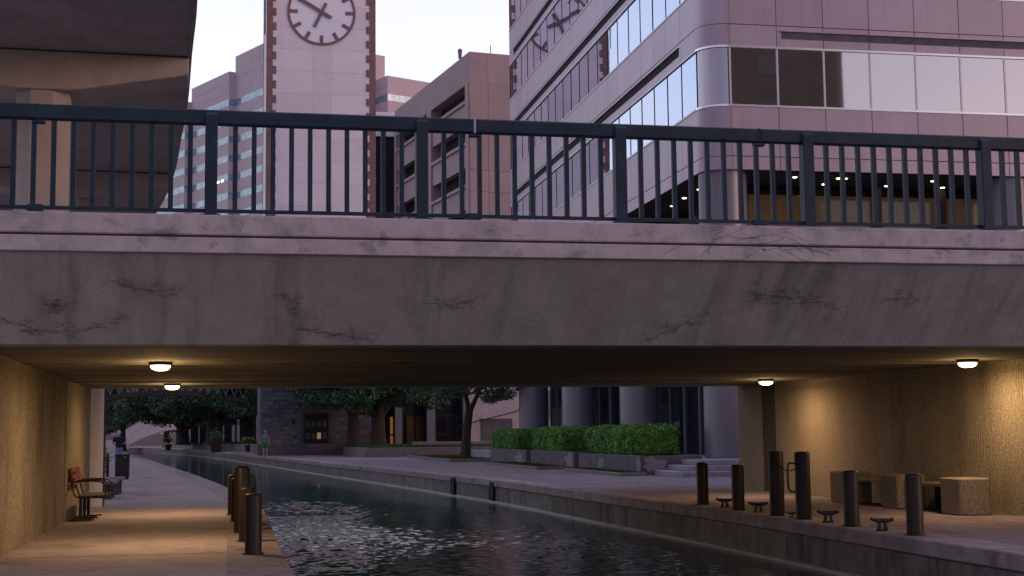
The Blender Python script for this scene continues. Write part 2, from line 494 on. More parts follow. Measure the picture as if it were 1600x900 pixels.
# paving slabs of the left walkway: scored joints as thin recess strips (dark saw cuts)
for yy in [17.9, 24.4, 31.5, 45]:
    x1 = interp(LB, yy) - 0.64
    MB().box(-2.5 if yy < 31 else -4.4, x1, yy - 0.005, yy + 0.005, 0.001, 0.0035).build('saw_joint', 'quay', left)
# face of the quay: recessed wall panels with pilaster-like joints and a pale ledge at the waterline
def run_strip(name, edge, off, z0, z1, th, y0, y1, m, parent, side=1):
    ys = [y for _, y in edge if y0 < y < y1]
    ys = [y0] + ys + [y1]
    mb = MB()
    for y in ys:
        x = interp(edge, y) + side * off
        mb.v += [(x, y, z0), (x, y, z1), (x + side * th, y, z1), (x + side * th, y, z0)]
    for i in range(len(ys) - 1):
        a = 4 * i; b = a + 4
        for k in range(4):
            l = (k + 1) % 4
            mb.f.append((a + k, b + k, b + l, a + l))
    mb.f += [(0, 1, 2, 3), (4 * len(ys) - 1, 4 * len(ys) - 2, 4 * len(ys) - 3, 4 * len(ys) - 4)]
    return mb.build(name, m, parent)
yq = 6.0
while yq < 120:
    L_ = 4.4 if yq < 46 else 8.0
    run_strip('quay_wall_panel', RB, -0.035, -1.65, -0.035, 0.08, yq + 0.01, yq + L_ - 0.03, 'quay', right)
    yq += L_
run_strip('waterline_ledge', RB, -0.10, -0.60, -0.405, 0.09, 6, 175, 'ledge', right)
yq = 6.0
while yq < 60:
    run_strip('quay_wall_panel', LB, -0.02, -1.65, -0.17, 0.08, yq + 0.01, yq + 3.9, 'quay', left, -1)
    yq += 4.0
for yb in (43.2, 38.7):      # dark bumper posts on the quay face
    x = interp(RB, yb)
    MB().box(x - 0.085, x - 0.03, yb - 0.35, yb + 0.35, -0.42, 0.10).build('bumper_plate', 'void', right)

# water: real ripples on a displaced grid near, flat sheet far
def water():
    ys = np.concatenate([np.arange(13, 34, 0.028), np.arange(34, 62, 0.07), np.arange(62, 262, 1.2)])
    nx = 200
    rows = []
    waves = []
    for k in range(60):
        lam = 10 ** rng.uniform(math.log10(0.10), math.log10(0.45))
        th = rng.normal(0, 0.75) + math.pi / 2
        kk = 2 * math.pi / lam
        waves.append((kk * math.cos(th), kk * math.sin(th), rng.uniform(0, 6.28), lam * 0.0056))
    for y in ys:
        xl = np.interp(y, [q[1] for q in LB], [q[0] for q in LB]) - 0.1
        xr = np.interp(y, [q[1] for q in RB], [q[0] for q in RB]) + 0.1
        x = np.linspace(xl, xr, nx)
        z = np.zeros(nx)
        # calmer towards the far reach and beside the right quay
        amp = np.clip(1.1 - abs(y - 24) / 34, 0.06, 1.0) * np.clip((xr - x) / 4.5, 0.22, 1)
        gust = 0.72 + 0.5 * np.sin(x * 0.9 + y * 0.23) * np.sin(y * 0.31 - x * 0.4)
        for (kx, ky, ph, a) in waves:
            z += a * np.sin(kx * x + ky * y + ph)
        z = z * amp * gust if y < 60 else z * 0.03
        rows.append(np.stack([x, np.full(nx, y), -0.45 + z], 1))
    V = np.concatenate(rows)
    ny = len(ys)
    i = np.arange(ny - 1)[:, None] * nx + np.arange(nx - 1)[None]
    F = np.stack([i, i + 1, i + nx + 1, i + nx], -1).reshape(-1, 4)
    me = bpy.data.meshes.new('water')
    me.vertices.add(len(V)); me.loops.add(F.size); me.polygons.add(len(F))
    me.vertices.foreach_set('co', V.astype(np.float32).ravel())
    me.loops.foreach_set('vertex_index', F.astype(np.int32).ravel())
    me.polygons.foreach_set('loop_start', np.arange(0, F.size, 4, dtype=np.int32))
    me.polygons.foreach_set('loop_total', np.full(len(F), 4, dtype=np.int32))
    me.polygons.foreach_set('use_smooth', np.ones(len(F), bool))
    me.update(calc_edges=True)
    me.materials.append(M['water'])
    structure(link('water', me))
    mb = MB(); mb.v = [(0.6, -40, -0.45), (8.2, -40, -0.45), (8.2, 13, -0.45), (0.6, 13, -0.45)]; mb.f = [(0, 1, 2, 3)]
    structure(mb.build('water', 'water'))
water()

# ================================================================== ROAD BRIDGE
YF, YI, YB = 14.8, 15.72, 29.9          # front lip, soffit front edge, soffit back edge
ZS, ZL, ZP = 2.40, 3.28, 3.68           # soffit, lip bottom, parapet top
XW, XE = -2.52, 11.32                   # abutment walls
br = thing('road_bridge', 'low concrete road bridge spanning the canal across the whole picture', 'bridge', (4.4, 22, 0))
def B(mb, name, m, smooth=False, bevel=0.0, parent=None):
    o = mb.build(name, m, parent or br, smooth, bevel)
    if parent is None:
        o.matrix_parent_inverse = Matrix.Translation((-4.4, -22, 0))
    return o
XA, XZ = -40, 60
# front edge beam: one section extruded in lengths with fine joints
ZG = 3.455
for a, b in ((XA, XZ),):
    B(MB().prism([(YF, ZG + 0.012), (YF + 0.42, ZG + 0.012), (YF + 0.42, ZP - 0.0), (YF, ZP)], 'x', a, b), 'parapet', 'par', bevel=0.012)
    B(MB().prism([(YF - 0.018, ZL), (YF + 0.40, ZL), (YF + 0.40, ZG - 0.014), (YF - 0.018, ZG - 0.014)], 'x', a, b), 'parapet_lip', 'par', bevel=0.008)
    B(MB().prism([(YF + 0.03, ZG - 0.02), (YF + 0.4, ZG - 0.02), (YF + 0.4, ZG + 0.02), (YF + 0.03, ZG + 0.02)], 'x', a, b), 'drip_groove', 'joint')
B(MB().prism([(YF + 0.045, ZL + 0.004), (YI, ZS), (YI + 0.5, ZS + 0.004), (YI + 0.5, ZL + 0.1), (YF + 0.4, ZL + 0.1)], 'x', XA, XZ), 'fascia', 'fascia')
# rear edge
B(MB().prism([(YB - 0.45, ZS + 0.004), (YB, ZS), (YB + 0.9, ZL), (YB + 0.9, ZL + 0.1), (YB - 0.45, ZL + 0.1)], 'x', XA, XZ), 'rear_fascia', 'fascia')
B(MB().box(XA, XZ, YB + 0.5, YB + 0.92, ZL + 0.1, ZP), 'rear_parapet', 'par')
# soffit as cast strips with narrow board joints
ny_ = 6
for k in range(ny_):
    y0 = YI + 0.5 + (YB - YI - 0.95) * k / ny_; y1 = YI + 0.5 + (YB - YI - 0.95) * (k + 1) / ny_
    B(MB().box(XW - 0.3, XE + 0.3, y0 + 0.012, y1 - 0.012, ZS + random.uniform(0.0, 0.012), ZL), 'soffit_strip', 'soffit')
B(MB().box(XA, XZ, YF + 0.42, YB + 0.5, ZL + 0.02, ZL + 0.18), 'road_slab', 'asphalt')
for yy in (19.72, 22.6, 26.2, 27.42):
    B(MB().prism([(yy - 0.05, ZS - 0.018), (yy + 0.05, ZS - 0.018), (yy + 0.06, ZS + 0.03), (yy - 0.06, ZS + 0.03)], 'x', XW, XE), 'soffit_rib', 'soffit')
# abutments
for a, b in ((YI + 0.15, 20.6), (20.6, 25.2), (25.2, YB + 0.05)):
    B(MB().box(XA, XW + random.uniform(-0.006, 0.006), a + 0.008, b - 0.008, -0.5, ZS), 'abutment_wall', 'ribY')
B(MB().box(XA, XW - 0.03, YI + 0.2, YB, -0.5, ZS - 0.002), 'wall_backing', 'joint')
for a, b, m_ in ((YI + 0.15, 19.0, 'ribY'), (19.0, 22.62, 'ribY'), (22.62, 25.3, 'agg'), (25.3, 27.9, 'agg')):
    B(MB().box(XE + random.uniform(-0.005, 0.005), XZ, a + 0.006, b - 0.006, -0.5, ZS), 'abutment_wall', m_)
B(MB().box(XE + 0.03, XZ, YI + 0.2, 27.9, -0.5, ZS - 0.002), 'wall_backing', 'joint')
B(MB().box(XE + 0.004, XZ, 27.9, 28.6, -0.5, ZS - 0.0), 'abutment_strip', 'ribdark')  # near-flush strip in a darker brown than the wall panels beside it
B(MB().box(XE - 0.02, XZ, 28.6, YB + 0.1, -0.5, ZS - 0.0), 'abutment_pier', 'agg')
B(MB().box(XA, XW - 0.1, YI + 0.3, YB, ZS, ZL), 'abutment_fill', 'fascia')
B(MB().box(XE + 0.3, XZ, YI + 0.3, YB, ZS, ZL), 'abutment_fill', 'fascia')
# form-tie recess and conduit drop on the right wall
B(MB().box(XE - 0.012, XE, 22.35, 22.37, 1.75, 2.4), 'conduit', 'agg')
B(MB().lathe([(0.05, -0.09), (0.075, -0.03), (0.075, 0.03), (0.05, 0.09)], 12, (XE, 22.36, 1.68)), 'wall_box', 'agg')

# pale round column just beyond the left abutment
c = thing('round_column', 'pale round concrete column at the far end of the left underpass wall', 'column', (-2.50, 30.95, 0))
MB().lathe([(0.17, 0), (0.17, 3.3)], 24).build('shaft', 'white', c, True)
MB().tube([(0.19, 0.05, 0), (0.19, 0.05, 3.3)], 0.02, 8).build('drain_pipe', 'redwood', c, True)

# ------------------------------------------------------------------ bridge railing
YR = 14.98
rl = thing('bridge_railing', 'dark blue-black steel railing with square balusters along the bridge parapet', 'railing', (4.25, YR, ZP))
def RLP(mb, name, m='rail', bevel=0.006, parent=None):
    o = mb.build(name, m, parent or rl, False, bevel)
    return o
posts = [-0.093 + 2.213 * k for k in range(-3, 9)]
RH = 1.13
xo = 4.25
joints = [-30, 2.66, 5.80, 30]
bal = MB().box(-0.025, 0.025, -0.023, 0.023, 0.075, RH - 0.145).mesh('baluster', 'rail')
pm = MB().prism([(-0.085, 0.0), (0.065, 0.0), (0.065, RH - 0.005), (-0.03, RH - 0.005), (-0.085, RH - 0.06)], 'x', -0.064, 0.064).mesh('post', 'rail', bevel=0.008)
fm = MB().box(-0.10, 0.10, -0.10, 0.09, 0.0, 0.022).mesh('base_plate', 'rail', bevel=0.004)
for i, x in enumerate(posts):
    o = link('post', pm, rl, (x - xo, 0, 0))
    link('base_plate', fm, o, (0, 0, 0))
for i in range(len(posts) - 1):
    a, b = posts[i], posts[i + 1]
    for k in range(10):
        x = a + 0.245 + k * (b - a - 0.46) / 9.0
        link('baluster', bal, rl, (x - xo, 0.005, 0))
    RLP(MB().box(a + 0.056 - xo, b - 0.056 - xo, -0.022, 0.03, 0.05, 0.085), 'bottom_rail', bevel=0.004)
tr = []
for a, b in ((posts[0], 2.70), (2.708, 5.97), (5.978, posts[-1])):
    RLP(MB().prism([(-0.052, RH - 0.155), (0.055, RH - 0.155), (0.055, RH), (-0.052, RH)], 'x', a - xo, b - xo), 'top_rail', bevel=0.014)
for x in (2.70, 5.97, -1.83):
    s = RLP(MB().box(x - 0.012 - xo, x + 0.012 - xo, -0.058, 0.058, RH - 0.16, RH + 0.003), 'splice_sleeve', 'steelpale' if x == 2.70 else 'rail', 0.003)
    RLP(MB().box(x - 0.06 - xo, x + 0.07 - xo, -0.035, 0.04, RH - 0.195, RH - 0.157), 'splice_bracket', 'rail', 0.006)
    RLP(MB().box(x - 0.09 - xo, x + 0.07 - xo, -0.04, 0.045, 0.03, 0.095), 'splice_bracket', 'rail', 0.006)

# ------------------------------------------------------------------ dead vines on the bridge
def fasc(u, x):
    """point on the sloping fascia: u=0 at the lip, 1 at the soffit edge"""
    return Vector((x, YF + 0.045 + (YI - YF - 0.045) * u - 0.008, ZL + (ZS - ZL) * u - 0.006))
def vine(x0, u0, x1, u1, label, tw=10, mm='vine', sag=0.15, r=0.0023):
    o = MB(); pts = []
    n = 14
    for k in range(n + 1):
        s = k / n
        x = x0 + (x1 - x0) * s + random.uniform(-0.02, 0.02)
        u = u0 + (u1 - u0) * s + sag * math.sin(math.pi * s) + random.uniform(-0.025, 0.025)
        pts.append((x, min(max(u, 0.02), 0.98)))
    o.tube([fasc(u, x) for x, u in pts], [r * (1.1 - 0.7 * k / n) for k in range(n + 1)], 5)
    for k in range(tw * 3):
        x, u = random.choice(pts)
        x += random.gauss(0, 0.05); u = min(max(u + random.gauss(0, 0.04), 0.03), 0.97)
        a = random.uniform(0, 6.28); l = random.uniform(0.03, 0.17)
        tw_ = [(x, u)]
        for q in range(4):
            a += random.uniform(-0.7, 0.7)
            x += l / 4 * math.cos(a); u += l / 4 * math.sin(a) * 0.8
            tw_.append((x, min(max(u, 0.02), 0.98)))
        o.tube([fasc(uu, xx) for xx, uu in tw_], [r * 0.8, r * 0.7, r * 0.6, r * 0.45, r * 0.25], 4)
    return tag(o.build('dead_vine', mm), label, 'vine', 'dead vines clinging to the bridge')
vine(-2.4, 0.62, -0.98, 0.68, 'long sagging dead vine low on the fascia at the left edge', 26, sag=0.2)
vine(-1.1, 0.28, -0.35, 0.36, 'dead vine twig high on the fascia left of the second railing post', 14, sag=0.08)
vine(-1.75, 0.55, -1.55, 0.58, 'short dark vine tuft on the left part of the fascia', 12, sag=0.0)
vine(0.85, 0.8, 1.65, 0.92, 'dead vine low on the fascia above the middle of the canal, near the soffit', 12, sag=0.0)
vine(2.2, 0.5, 2.75, 0.46, 'dead vine twig on the middle of the fascia under the third railing post', 10, sag=0.05)
vine(0.65, 0.38, 0.95, 0.62, 'small curled vine on the fascia below the clock tower', 8, sag=0.0)
vine(5.9, 0.38, 7.1, 0.55, 'long drooping dead vine on the right part of the fascia', 26, sag=-0.05)
vine(4.8, 0.95, 5.5, 0.55, 'faint vine rising from the soffit edge right of centre', 10, sag=0.0)
vine(7.6, 0.42, 8.1, 0.4, 'short faint vine at the far right of the fascia', 7, sag=0.0)
vine(5.95, 0.05, 6.0, 0.45, 'pale hanging tendrils below the parapet right of centre', 14, 'vinepale', 0.0, 0.0026)
vine(5.65, 0.9, 5.8, 0.97, 'pale curled tendril at the soffit edge right of centre', 6, 'vinepale', 0.05, 0.0026)
o = MB()
for k in range(22):      # tangle of bare stems over the parapet
    x = random.uniform(5.0, 6.4); z = random.uniform(3.35, 3.62); a = random.uniform(-0.6, 0.6) + random.choice((0, math.pi))
    pts = []
    for q in range(7):
        pts.append((x, YF - 0.022, min(max(z, 3.29), 3.67)))
        a += random.uniform(-0.5, 0.5); x += 0.075 * math.cos(a); z += 0.05 * math.sin(a)
    o.tube(pts, 0.0017, 4)
tag(o.build('dead_vine', 'vine'), 'tangle of thin bare vine stems over the parapet right of centre', 'vine', 'dead vines clinging to the bridge')

# ------------------------------------------------------------------ underpass lamps
lm_h = MB().lathe([(0.165, -0.055), (0.19, -0.045), (0.19, 0.0)], 28).mesh('housing', 'iron', True)
lm_l = MB().lathe([(0.07, -0.125), (0.13, -0.105), (0.158, -0.075), (0.16, -0.05)], 28).mesh('lens', 'lens', True)
for x, y, lab in ((-0.75, 19.4, 'round glowing ceiling lamp on the left, nearer of two'), (-0.83, 27.1, 'round glowing ceiling lamp on the left, farther of two'),
                  (10.34, 25.9, 'round glowing ceiling lamp on the right near the far pier'), (10.6, 18.8, 'round glowing ceiling lamp at the right edge of the picture')):
    t_ = thing('ceiling_lamp', lab, 'lamp', (x, y, ZS), 0, 'lamps under the bridge')
    for nm, me in (('housing', lm_h), ('lens', lm_l)):
        link(nm, me, t_).scale = (0.82, 0.82, 0.9)
    ld = bpy.data.lights.new('lamp_light', 'AREA')
    ld.shape = 'DISK'; ld.size = 0.26; ld.energy = 56 if x < 5 else 42; ld.color = (1.0, 0.63, 0.33)
    lo = bpy.data.objects.new('lamp_light', ld); COL.objects.link(lo); lo.parent = t_; lo.location = (0, 0, -0.15)
    ld = bpy.data.lights.new('lamp_spill', 'POINT')
    ld.energy = 18 if x < 5 else 10; ld.color = (1.0, 0.66, 0.26); ld.shadow_soft_size = 0.12
    lo = bpy.data.objects.new('lamp_spill', ld); COL.objects.link(lo); lo.parent = t_; lo.location = (0, 0, -0.30)

# ------------------------------------------------------------------ bollards
def dome(r, h):
    return [(r * 1.0, 0), (r, h - 0.03), (r * 0.93, h - 0.012), (r * 0.75, h - 0.002), (0.001, h)]
short_m = MB().lathe(dome(0.1, 0.72), 24).mesh('post_shell', 'bollard', True)
tall_m = MB().lathe(dome(0.11, 0.95), 24).mesh('post_shell', 'bollard', True)
plate_m = MB().lathe([(0.125, 0), (0.125, 0.012)], 24).mesh('base_ring', 'bollard')
def bollard(x, y, z, tall, label, grp, handle=None, lean=0.0):
    t_ = thing('bollard', label, 'bollard', (x, y, z), 0, grp)
    t_.rotation_euler = (0, lean, 0)
    link('post_shell', tall_m if tall else short_m, t_)
    link('base_ring', plate_m, t_)
    if handle:
        s = handle
        MB().tube(smooth_line([(-s * 0.10, 0.02, 0.78), (-s * 0.17, 0.03, 0.79), (-s * 0.205, 0.035, 0.74), (-s * 0.205, 0.035, 0.45), (-s * 0.17, 0.03, 0.395), (-s * 0.10, 0.02, 0.38)], 5), 0.014, 8).build('grab_handle', 'iron', t_, True)
gr = 'bollards along the right quay'
bollard(8.2, 23.58, .158, False, 'short dark bollard farthest along the right quay, beside the steps', gr)
bollard(8.12, 21.65, .158, False, 'second short bollard from the far end of the right quay', gr)
bollard(8.12, 20.04, .158, True, 'tall dark bollard on the right quay, left one of the chained pair', gr)
bollard(8.14, 19.11, .158, True, 'tall dark bollard with a grab handle, right one of the chained pair', gr, 1)
bollard(8.12, 17.5, .158, False, 'short dark bollard on the right quay in front of the left concrete bench block', gr)
bollard(8.12, 15.77, .158, False, 'nearest short bollard on the right quay, closest to the right edge', gr)
ch = MB()
ch.tube([(8.12, 20.04 - 0.11 - k * 0.05, 0.158 + 0.74 - 0.075 * math.sin(math.pi * k / 14)) for k in range(15)], 0.009, 6)
tag(ch.build('chain', 'iron', None, True), 'thin sagging chain between the two tall right quay bollards', 'chain')
gr = 'bollards along the left quay'
bollard(.43, 17.5, .008, False, 'nearest dark bollard on the left walkway edge', gr)
bollard(.39, 19.65, .008, False, 'second nearest bollard on the left walkway, partly hidden behind the front one', gr)
bollard(.36, 21.5, .008, True, 'tall bollard rising above the others on the left walkway edge', gr)
bollard(.37, 22.45, .008, True, 'tall bollard with a grab handle hidden behind the tall one on the left walkway', gr, -1)
bollard(.33, 24.25, .008, False, 'second farthest bollard on the left walkway edge', gr)
bollard(.29, 26.45, .008, False, 'leftmost and farthest bollard on the left walkway edge', gr)

# ------------------------------------------------------------------ mooring cleats
cl_b = MB().box(-0.05, 0.05, -0.10, 0.10, 0, 0.015).mesh('foot_plate', 'iron', bevel=0.004)
leg_mesh = MB().tube([(0, 0.055, 0.01), (0, 0.04, 0.06), (0, 0.05, 0.10)], [0.034, 0.024, 0.026], 8).mesh('leg', 'iron', True)
horn = MB().tube(smooth_line([(0, -0.20, 0.125), (0, -0.12, 0.106), (0, 0, 0.102), (0, 0.12, 0.106), (0, 0.20, 0.122)], 4), [0.012] + [0.02] * 4 + [0.024] * 8 + [0.02] * 3 + [0.012], 8).mesh('horn', 'iron', True)
def cleat(x, y, z, s, rz, label):
    t_ = thing('mooring_cleat', label, 'cleat', (x, y, z), rz, 'mooring cleats on the right quay')
    for me in (cl_b, horn):
        link(me.name.split('.')[0], me, t_).scale = (s, s * 0.62, s)
    for k in (0, 1):
        link('leg', leg_mesh, t_, rot=(0, 0, math.pi * k)).scale = (s, s * 0.7, s)
cleat(8.2, 22.5, .158, 1.15, rad(-118), 'iron cleat between the two farthest short bollards on the right quay')
cleat(8.2, 21.0, .158, 1.2, rad(-118), 'iron cleat just left of the tall chained bollards')
cleat(8.12, 19.5, .158, 0.62, rad(-118), 'tiny iron cleat between the two tall chained bollards')
cleat(8.17, 18.35, .158, 1.2, rad(-118), 'iron cleat just right of the tall bollard with the handle')
cleat(8.13, 16.65, .158, 1.15, rad(-118), 'iron cleat between the two nearest short bollards on the right quay')

# ------------------------------------------------------------------ right concrete benches
def block(y0, y1, label):
    mb = MB().prism([(10.56, y0 + 0.07), (10.66, y0), (11.02, y0), (11.06, y1), (10.56, y1)], 'z', 0.152, 0.69)
    return tag(mb.build('concrete_block', 'agg', None, False, 0.02), label, 'block', 'bench end blocks')
block(22.9, 23.6, 'square aggregate concrete bench end block farthest along the right wall')
block(21.0, 21.65, 'aggregate concrete block between the two timber seats')
block(19.05, 19.68, 'nearest aggregate concrete bench end block on the right wall')
for y0, y1, lab in ((21.66, 22.89, 'timber seat slab between the far and middle concrete blocks'), (19.69, 20.99, 'timber seat slab between the middle and near concrete blocks')):
    t_ = thing('bench_seat', lab, 'seat', (10.95, (y0 + y1) / 2, 0.155), 0, 'timber seats by the right wall')
    h = (y1 - y0) / 2
    for k in range(4):
        MB().box(-0.30 + k * 0.155, -0.155 + k * 0.155, -h, h, 0.385, 0.435).build('seat_plank', 'wood', t_, False, 0.006)
    MB().box(0.22, 0.30, -h, h, 0.0, 0.38).build('seat_support', 'void', t_)

# ------------------------------------------------------------------ left bench
bn = thing('park_bench', 'red slatted park bench with black tube armrests against the left wall', 'bench', (-2.52, 26.5, 0))
bx = lambda name, m, *a, bv=0.004: MB().box(*a).build(name, m, bn, False, bv)
for k in range(4):
    bx('seat_slat', 'pot', 0.18 + k * 0.115, 0.28 + k * 0.115, -0.8, 0.8, 0.40, 0.425)
for k in range(3):
    z = 0.60 + k * 0.105
    bx('back_slat', 'redwood', 0.075 - k * 0.022, 0.10 - k * 0.022, -0.8, 0.8, z, z + 0.088)
bx('name_plate', 'steelpale', 0.088, 0.094, -0.66, -0.5, 0.725, 0.755, bv=0)
for y in (-0.8, -0.05, 0.75):
    MB().tube(smooth_line([(0.02, y, 0.87), (0.07, y, 0.62), (0.12, y, 0.45), (0.2, y, 0.395), (0.62, y, 0.39)], 4), 0.014, 8).build('seat_frame', 'iron', bn, True)
    MB().tube(smooth_line([(0.08, y, 0.66), (0.35, y, 0.675), (0.55, y, 0.655), (0.63, y, 0.58), (0.635, y, 0.40)], 5), 0.014, 8).build('armrest', 'iron', bn, True)
    l = MB().box(0.20, 0.25, y - 0.03, y + 0.03, 0.02, 0.39).build('leg', 'iron', bn)
    MB().box(0.05, 0.46, y - 0.045, y + 0.045, 0.0, 0.022).build('foot', 'iron', l)

# concrete bench slabs beyond the red bench
for y, lab in ((35.0, 'low concrete slab bench just behind the red bench'), (37.6, 'low pale slatted bench beside the ivy, farther than the red bench')):
    t_ = thing('slab_bench', lab, 'bench', (-2.82, y, 0))
    for k in range(3):
        MB().box(-0.35 + k * 0.29, -0.08 + k * 0.29, -0.7, 0.7, 0.34, 0.42).build('seat_slat', 'patch', t_, False, 0.008)
    for s in (-0.5, 0.5):
        MB().box(-0.28, 0.42, s - 0.1, s + 0.1, 0, 0.338).build('leg', 'planter', t_, False, 0.01)

# litter bin and post
t_ = thing('litter_bin', 'black square litter bin on the left walkway in front of the man', 'bin', (-3.2, 51, 0))
MB().prism([(-0.23, -0.23), (0.23, -0.23), (0.23, 0.23), (-0.23, 0.23)], 'z', 0.04, 0.80).build('bin_body', 'iron', t_, False, 0.02)
MB().box(-0.25, 0.25, -0.25, 0.25, 0.80, 0.86).build('bin_lid', 'iron', t_, False, 0.015)
MB().box(-0.2, 0.2, -0.2, 0.2, 0.0, 0.04).build('bin_base', 'iron', t_)
for k in range(5):
    MB().box(-0.18 + k * 0.08, -0.14 + k * 0.08, -0.243, -0.232, 0.1, 0.75).build('bin_slat', 'iron', t_)
MB().box(0.06, 0.13, -0.246, -0.232, 0.76, 0.79).build('bin_sticker', 'steelpale', t_)
t_ = thing('marker_post', 'thin black post standing just left of the litter bin', 'post', (-3.72, 51.4, 0))
MB().box(-0.05, 0.05, -0.05, 0.05, 0, 0.86).build('shaft', 'iron', t_, False, 0.01)
MB().box(-0.06, 0.06, -0.06, 0.06, 0.86, 0.885).build('cap', 'iron', t_, False, 0.005)

# ================================================================== OFFICE BUILDING (right)
OX, OY, OR_ = 14.45, 40.5, 0.9
ob = thing('office_building', 'pink-clad office block with ribbon windows and a rounded corner, at right', 'building', (OX, OY, 0), rad(-0.8))
PI_ = 1.535
def OB(mb, name, m, smooth=False, bevel=0.0, parent=None):
    return mb.build(name, m, parent or ob, smooth, bevel)
NL, NF = 20, 13
FL = [(11.35, 13.2), (15.1, 16.95), (18.85, 20.7), (22.6, 24.45), (26.35, 28.2)]
ZSO = 9.35
YL0 = 0.75                 # left face starts here (local y); front face starts at local x 0.85
XF0 = 0.85
def pane_L(k, z0, z1, me_cache={}):
    key = round(z1 - z0, 3)
    if key not in me_cache:
        me_cache[key] = MB().box(-0.008, 0.0, 0.022, PI_ - 0.022, 0.03, z1 - z0 - 0.03).mesh('window_pane', 'glass')
    o = link('window_pane', me_cache[key], ob, (0.035, YL0 + k * PI_, z0))
    o.rotation_euler = (0, random.gauss(0, 0.0008), random.gauss(0, 0.0008))
def panel_L(k, z0, z1, off=0.0, cache={}):
    key = (round(z1 - z0, 3))
    if key not in cache:
        cache[key] = MB().box(0.0, 0.07, 0.009, PI_ - 0.009, 0.009, z1 - z0 - 0.009).mesh('cladding_panel', 'bldpanel', bevel=0.006)
    link('cladding_panel', cache[key], ob, (off, YL0 + k * PI_, z0))
def pane_F(k, z0, z1, cache={}):
    key = round(z1 - z0, 3)
    if key not in cache:
        cache[key] = MB().box(0.022, PI_ - 0.022, -0.008, 0.0, 0.03, z1 - z0 - 0.03).mesh('window_pane', 'glassfront')
    o = link('window_pane', cache[key], ob, (XF0 + k * PI_, 0.035, z0))
    o.rotation_euler = (random.gauss(0, 0.0008), 0, random.gauss(0, 0.0008))
def panel_F(k, z0, z1, cache={}):
    key = round(z1 - z0, 3)
    if key not in cache:
        cache[key] = MB().box(0.009, PI_ - 0.009, 0.0, 0.07, 0.009, z1 - z0 - 0.009).mesh('cladding_panel', 'bldpanel', bevel=0.006)
    link('cladding_panel', cache[key], ob, (XF0 + k * PI_, 0, z0))
LEN_L = YL0 + NL * PI_; LEN_F = XF0 + NF * PI_
ZT = 30.0
# core behind the skin
OB(MB().prism([(0.06, YL0), (0.06, LEN_L), (LEN_F, LEN_L), (LEN_F, 0.06), (XF0, 0.06), (0.55, 0.17), (0.28, 0.35), (0.12, 0.58)], 'z', ZSO + 0.05, ZT), 'core', 'joint')
def arc_skin(z0, z1, off, m, name, th=0.06):
    mb = MB(); n = 12
    R0 = 0.85
    ptso, ptsi = [], []
    for k in range(n + 1):
        a = math.pi / 2 * k / n
        cx, cy = R0, R0 - 0.10
        rx, ry = R0 - off, R0 - 0.10 - off
        ptso.append((cx - rx * math.cos(a), cy - ry * math.sin(a)))
        ptsi.append((cx - (rx - th) * math.cos(a), cy - (ry - th) * math.sin(a)))
    mb.prism(ptso + ptsi[::-1], 'z', z0, z1)
    return OB(mb, name, m, True)
levels = [(ZSO, 0, 'lowband')]
prev = ZSO
for f, (w0, w1) in enumerate(FL):
    # spandrel zone prev..w0
    lo, hi = prev, w0
    if f == 0:
        rows = [(lo, lo + 0.42), (lo + 0.42, hi)]
    else:
        rows = [(lo, lo + 0.70), (lo + 0.70, hi)]
    for (a, b) in rows:
        for k in range(NL):
            if f > 0 and a == lo and k >= 1 and False:
                continue
            panel_L(k, a, b)
        if f < 3:
            for k in range(NF):
                panel_F(k, a, b)
        arc_skin(a + 0.009, b - 0.009, 0.0, 'bldpanel', 'corner_panel')
    if f > 0:
        # dark ventilation slot over the windows
        zc = prev + 0.42
        OB(MB().box(-0.006, 0.03, YL0 + PI_ * 1.1, LEN_L - 1.2, zc - 0.13, zc + 0.13), 'vent_slot', 'void')
        OB(MB().box(-0.05, 0.03, YL0 + PI_ * 1.1, LEN_L - 1.2, zc + 0.13, zc + 0.15), 'slot_lip', 'bldpanel')
        if f < 3:
            OB(MB().box(XF0 + PI_ * 1.1, LEN_F, -0.006, 0.03, zc - 0.13, zc + 0.10), 'vent_slot', 'planter')
            OB(MB().box(XF0 + PI_ * 1.05, LEN_F, -0.05, 0.03, zc + 0.10, zc + 0.13), 'slot_lip', 'bldpanel')
    for k in range(NL):
        pane_L(k, w0, w1)
    for k in range(NL + 1):
        OB(MB().box(0.012, 0.05, YL0 + k * PI_ - 0.02, YL0 + k * PI_ + 0.02, w0, w1), 'mullion', 'joint')
    if f < 3:
        for k in range(NF):
            pane_F(k, w0, w1)
        for k in range(NF + 1):
            OB(MB().box(XF0 + k * PI_ - 0.028, XF0 + k * PI_ + 0.028, 0.0, 0.05, w0, w1), 'mullion', 'mull')
    arc_skin(w0, w1, 0.03, 'cornerglass', 'corner_window')
    for z in (w0, w1):
        OB(MB().box(-0.022, 0.05, YL0, LEN_L, z - 0.028, z + 0.028), 'window_trim', 'mull')
        if f < 3:
            OB(MB().box(XF0, LEN_F, -0.022, 0.05, z - 0.032, z + 0.032), 'window_trim', 'chrome')
        arc_skin(z - 0.032, z + 0.032, -0.022, 'chrome', 'window_trim', 0.08)
    prev = w1
for k in range(NL):
    panel_L(k, prev, ZT)
arc_skin(prev, ZT, 0.0, 'bldpanel', 'corner_panel')
OB(MB().box(XF0, LEN_F, 0.0, 0.06, FL[2][1], ZT), 'upper_cladding', 'bldpanel')
OB(MB().box(0.0, LEN_F, 0.07, LEN_L, ZT, ZT + 0.3), 'roof', 'bldpanel')
# soffit of the overhang
OB(MB().box(0.12, LEN_F, 0.3, LEN_L, ZSO - 0.0, ZSO + 0.05), 'overhang_soffit', 'dstone')
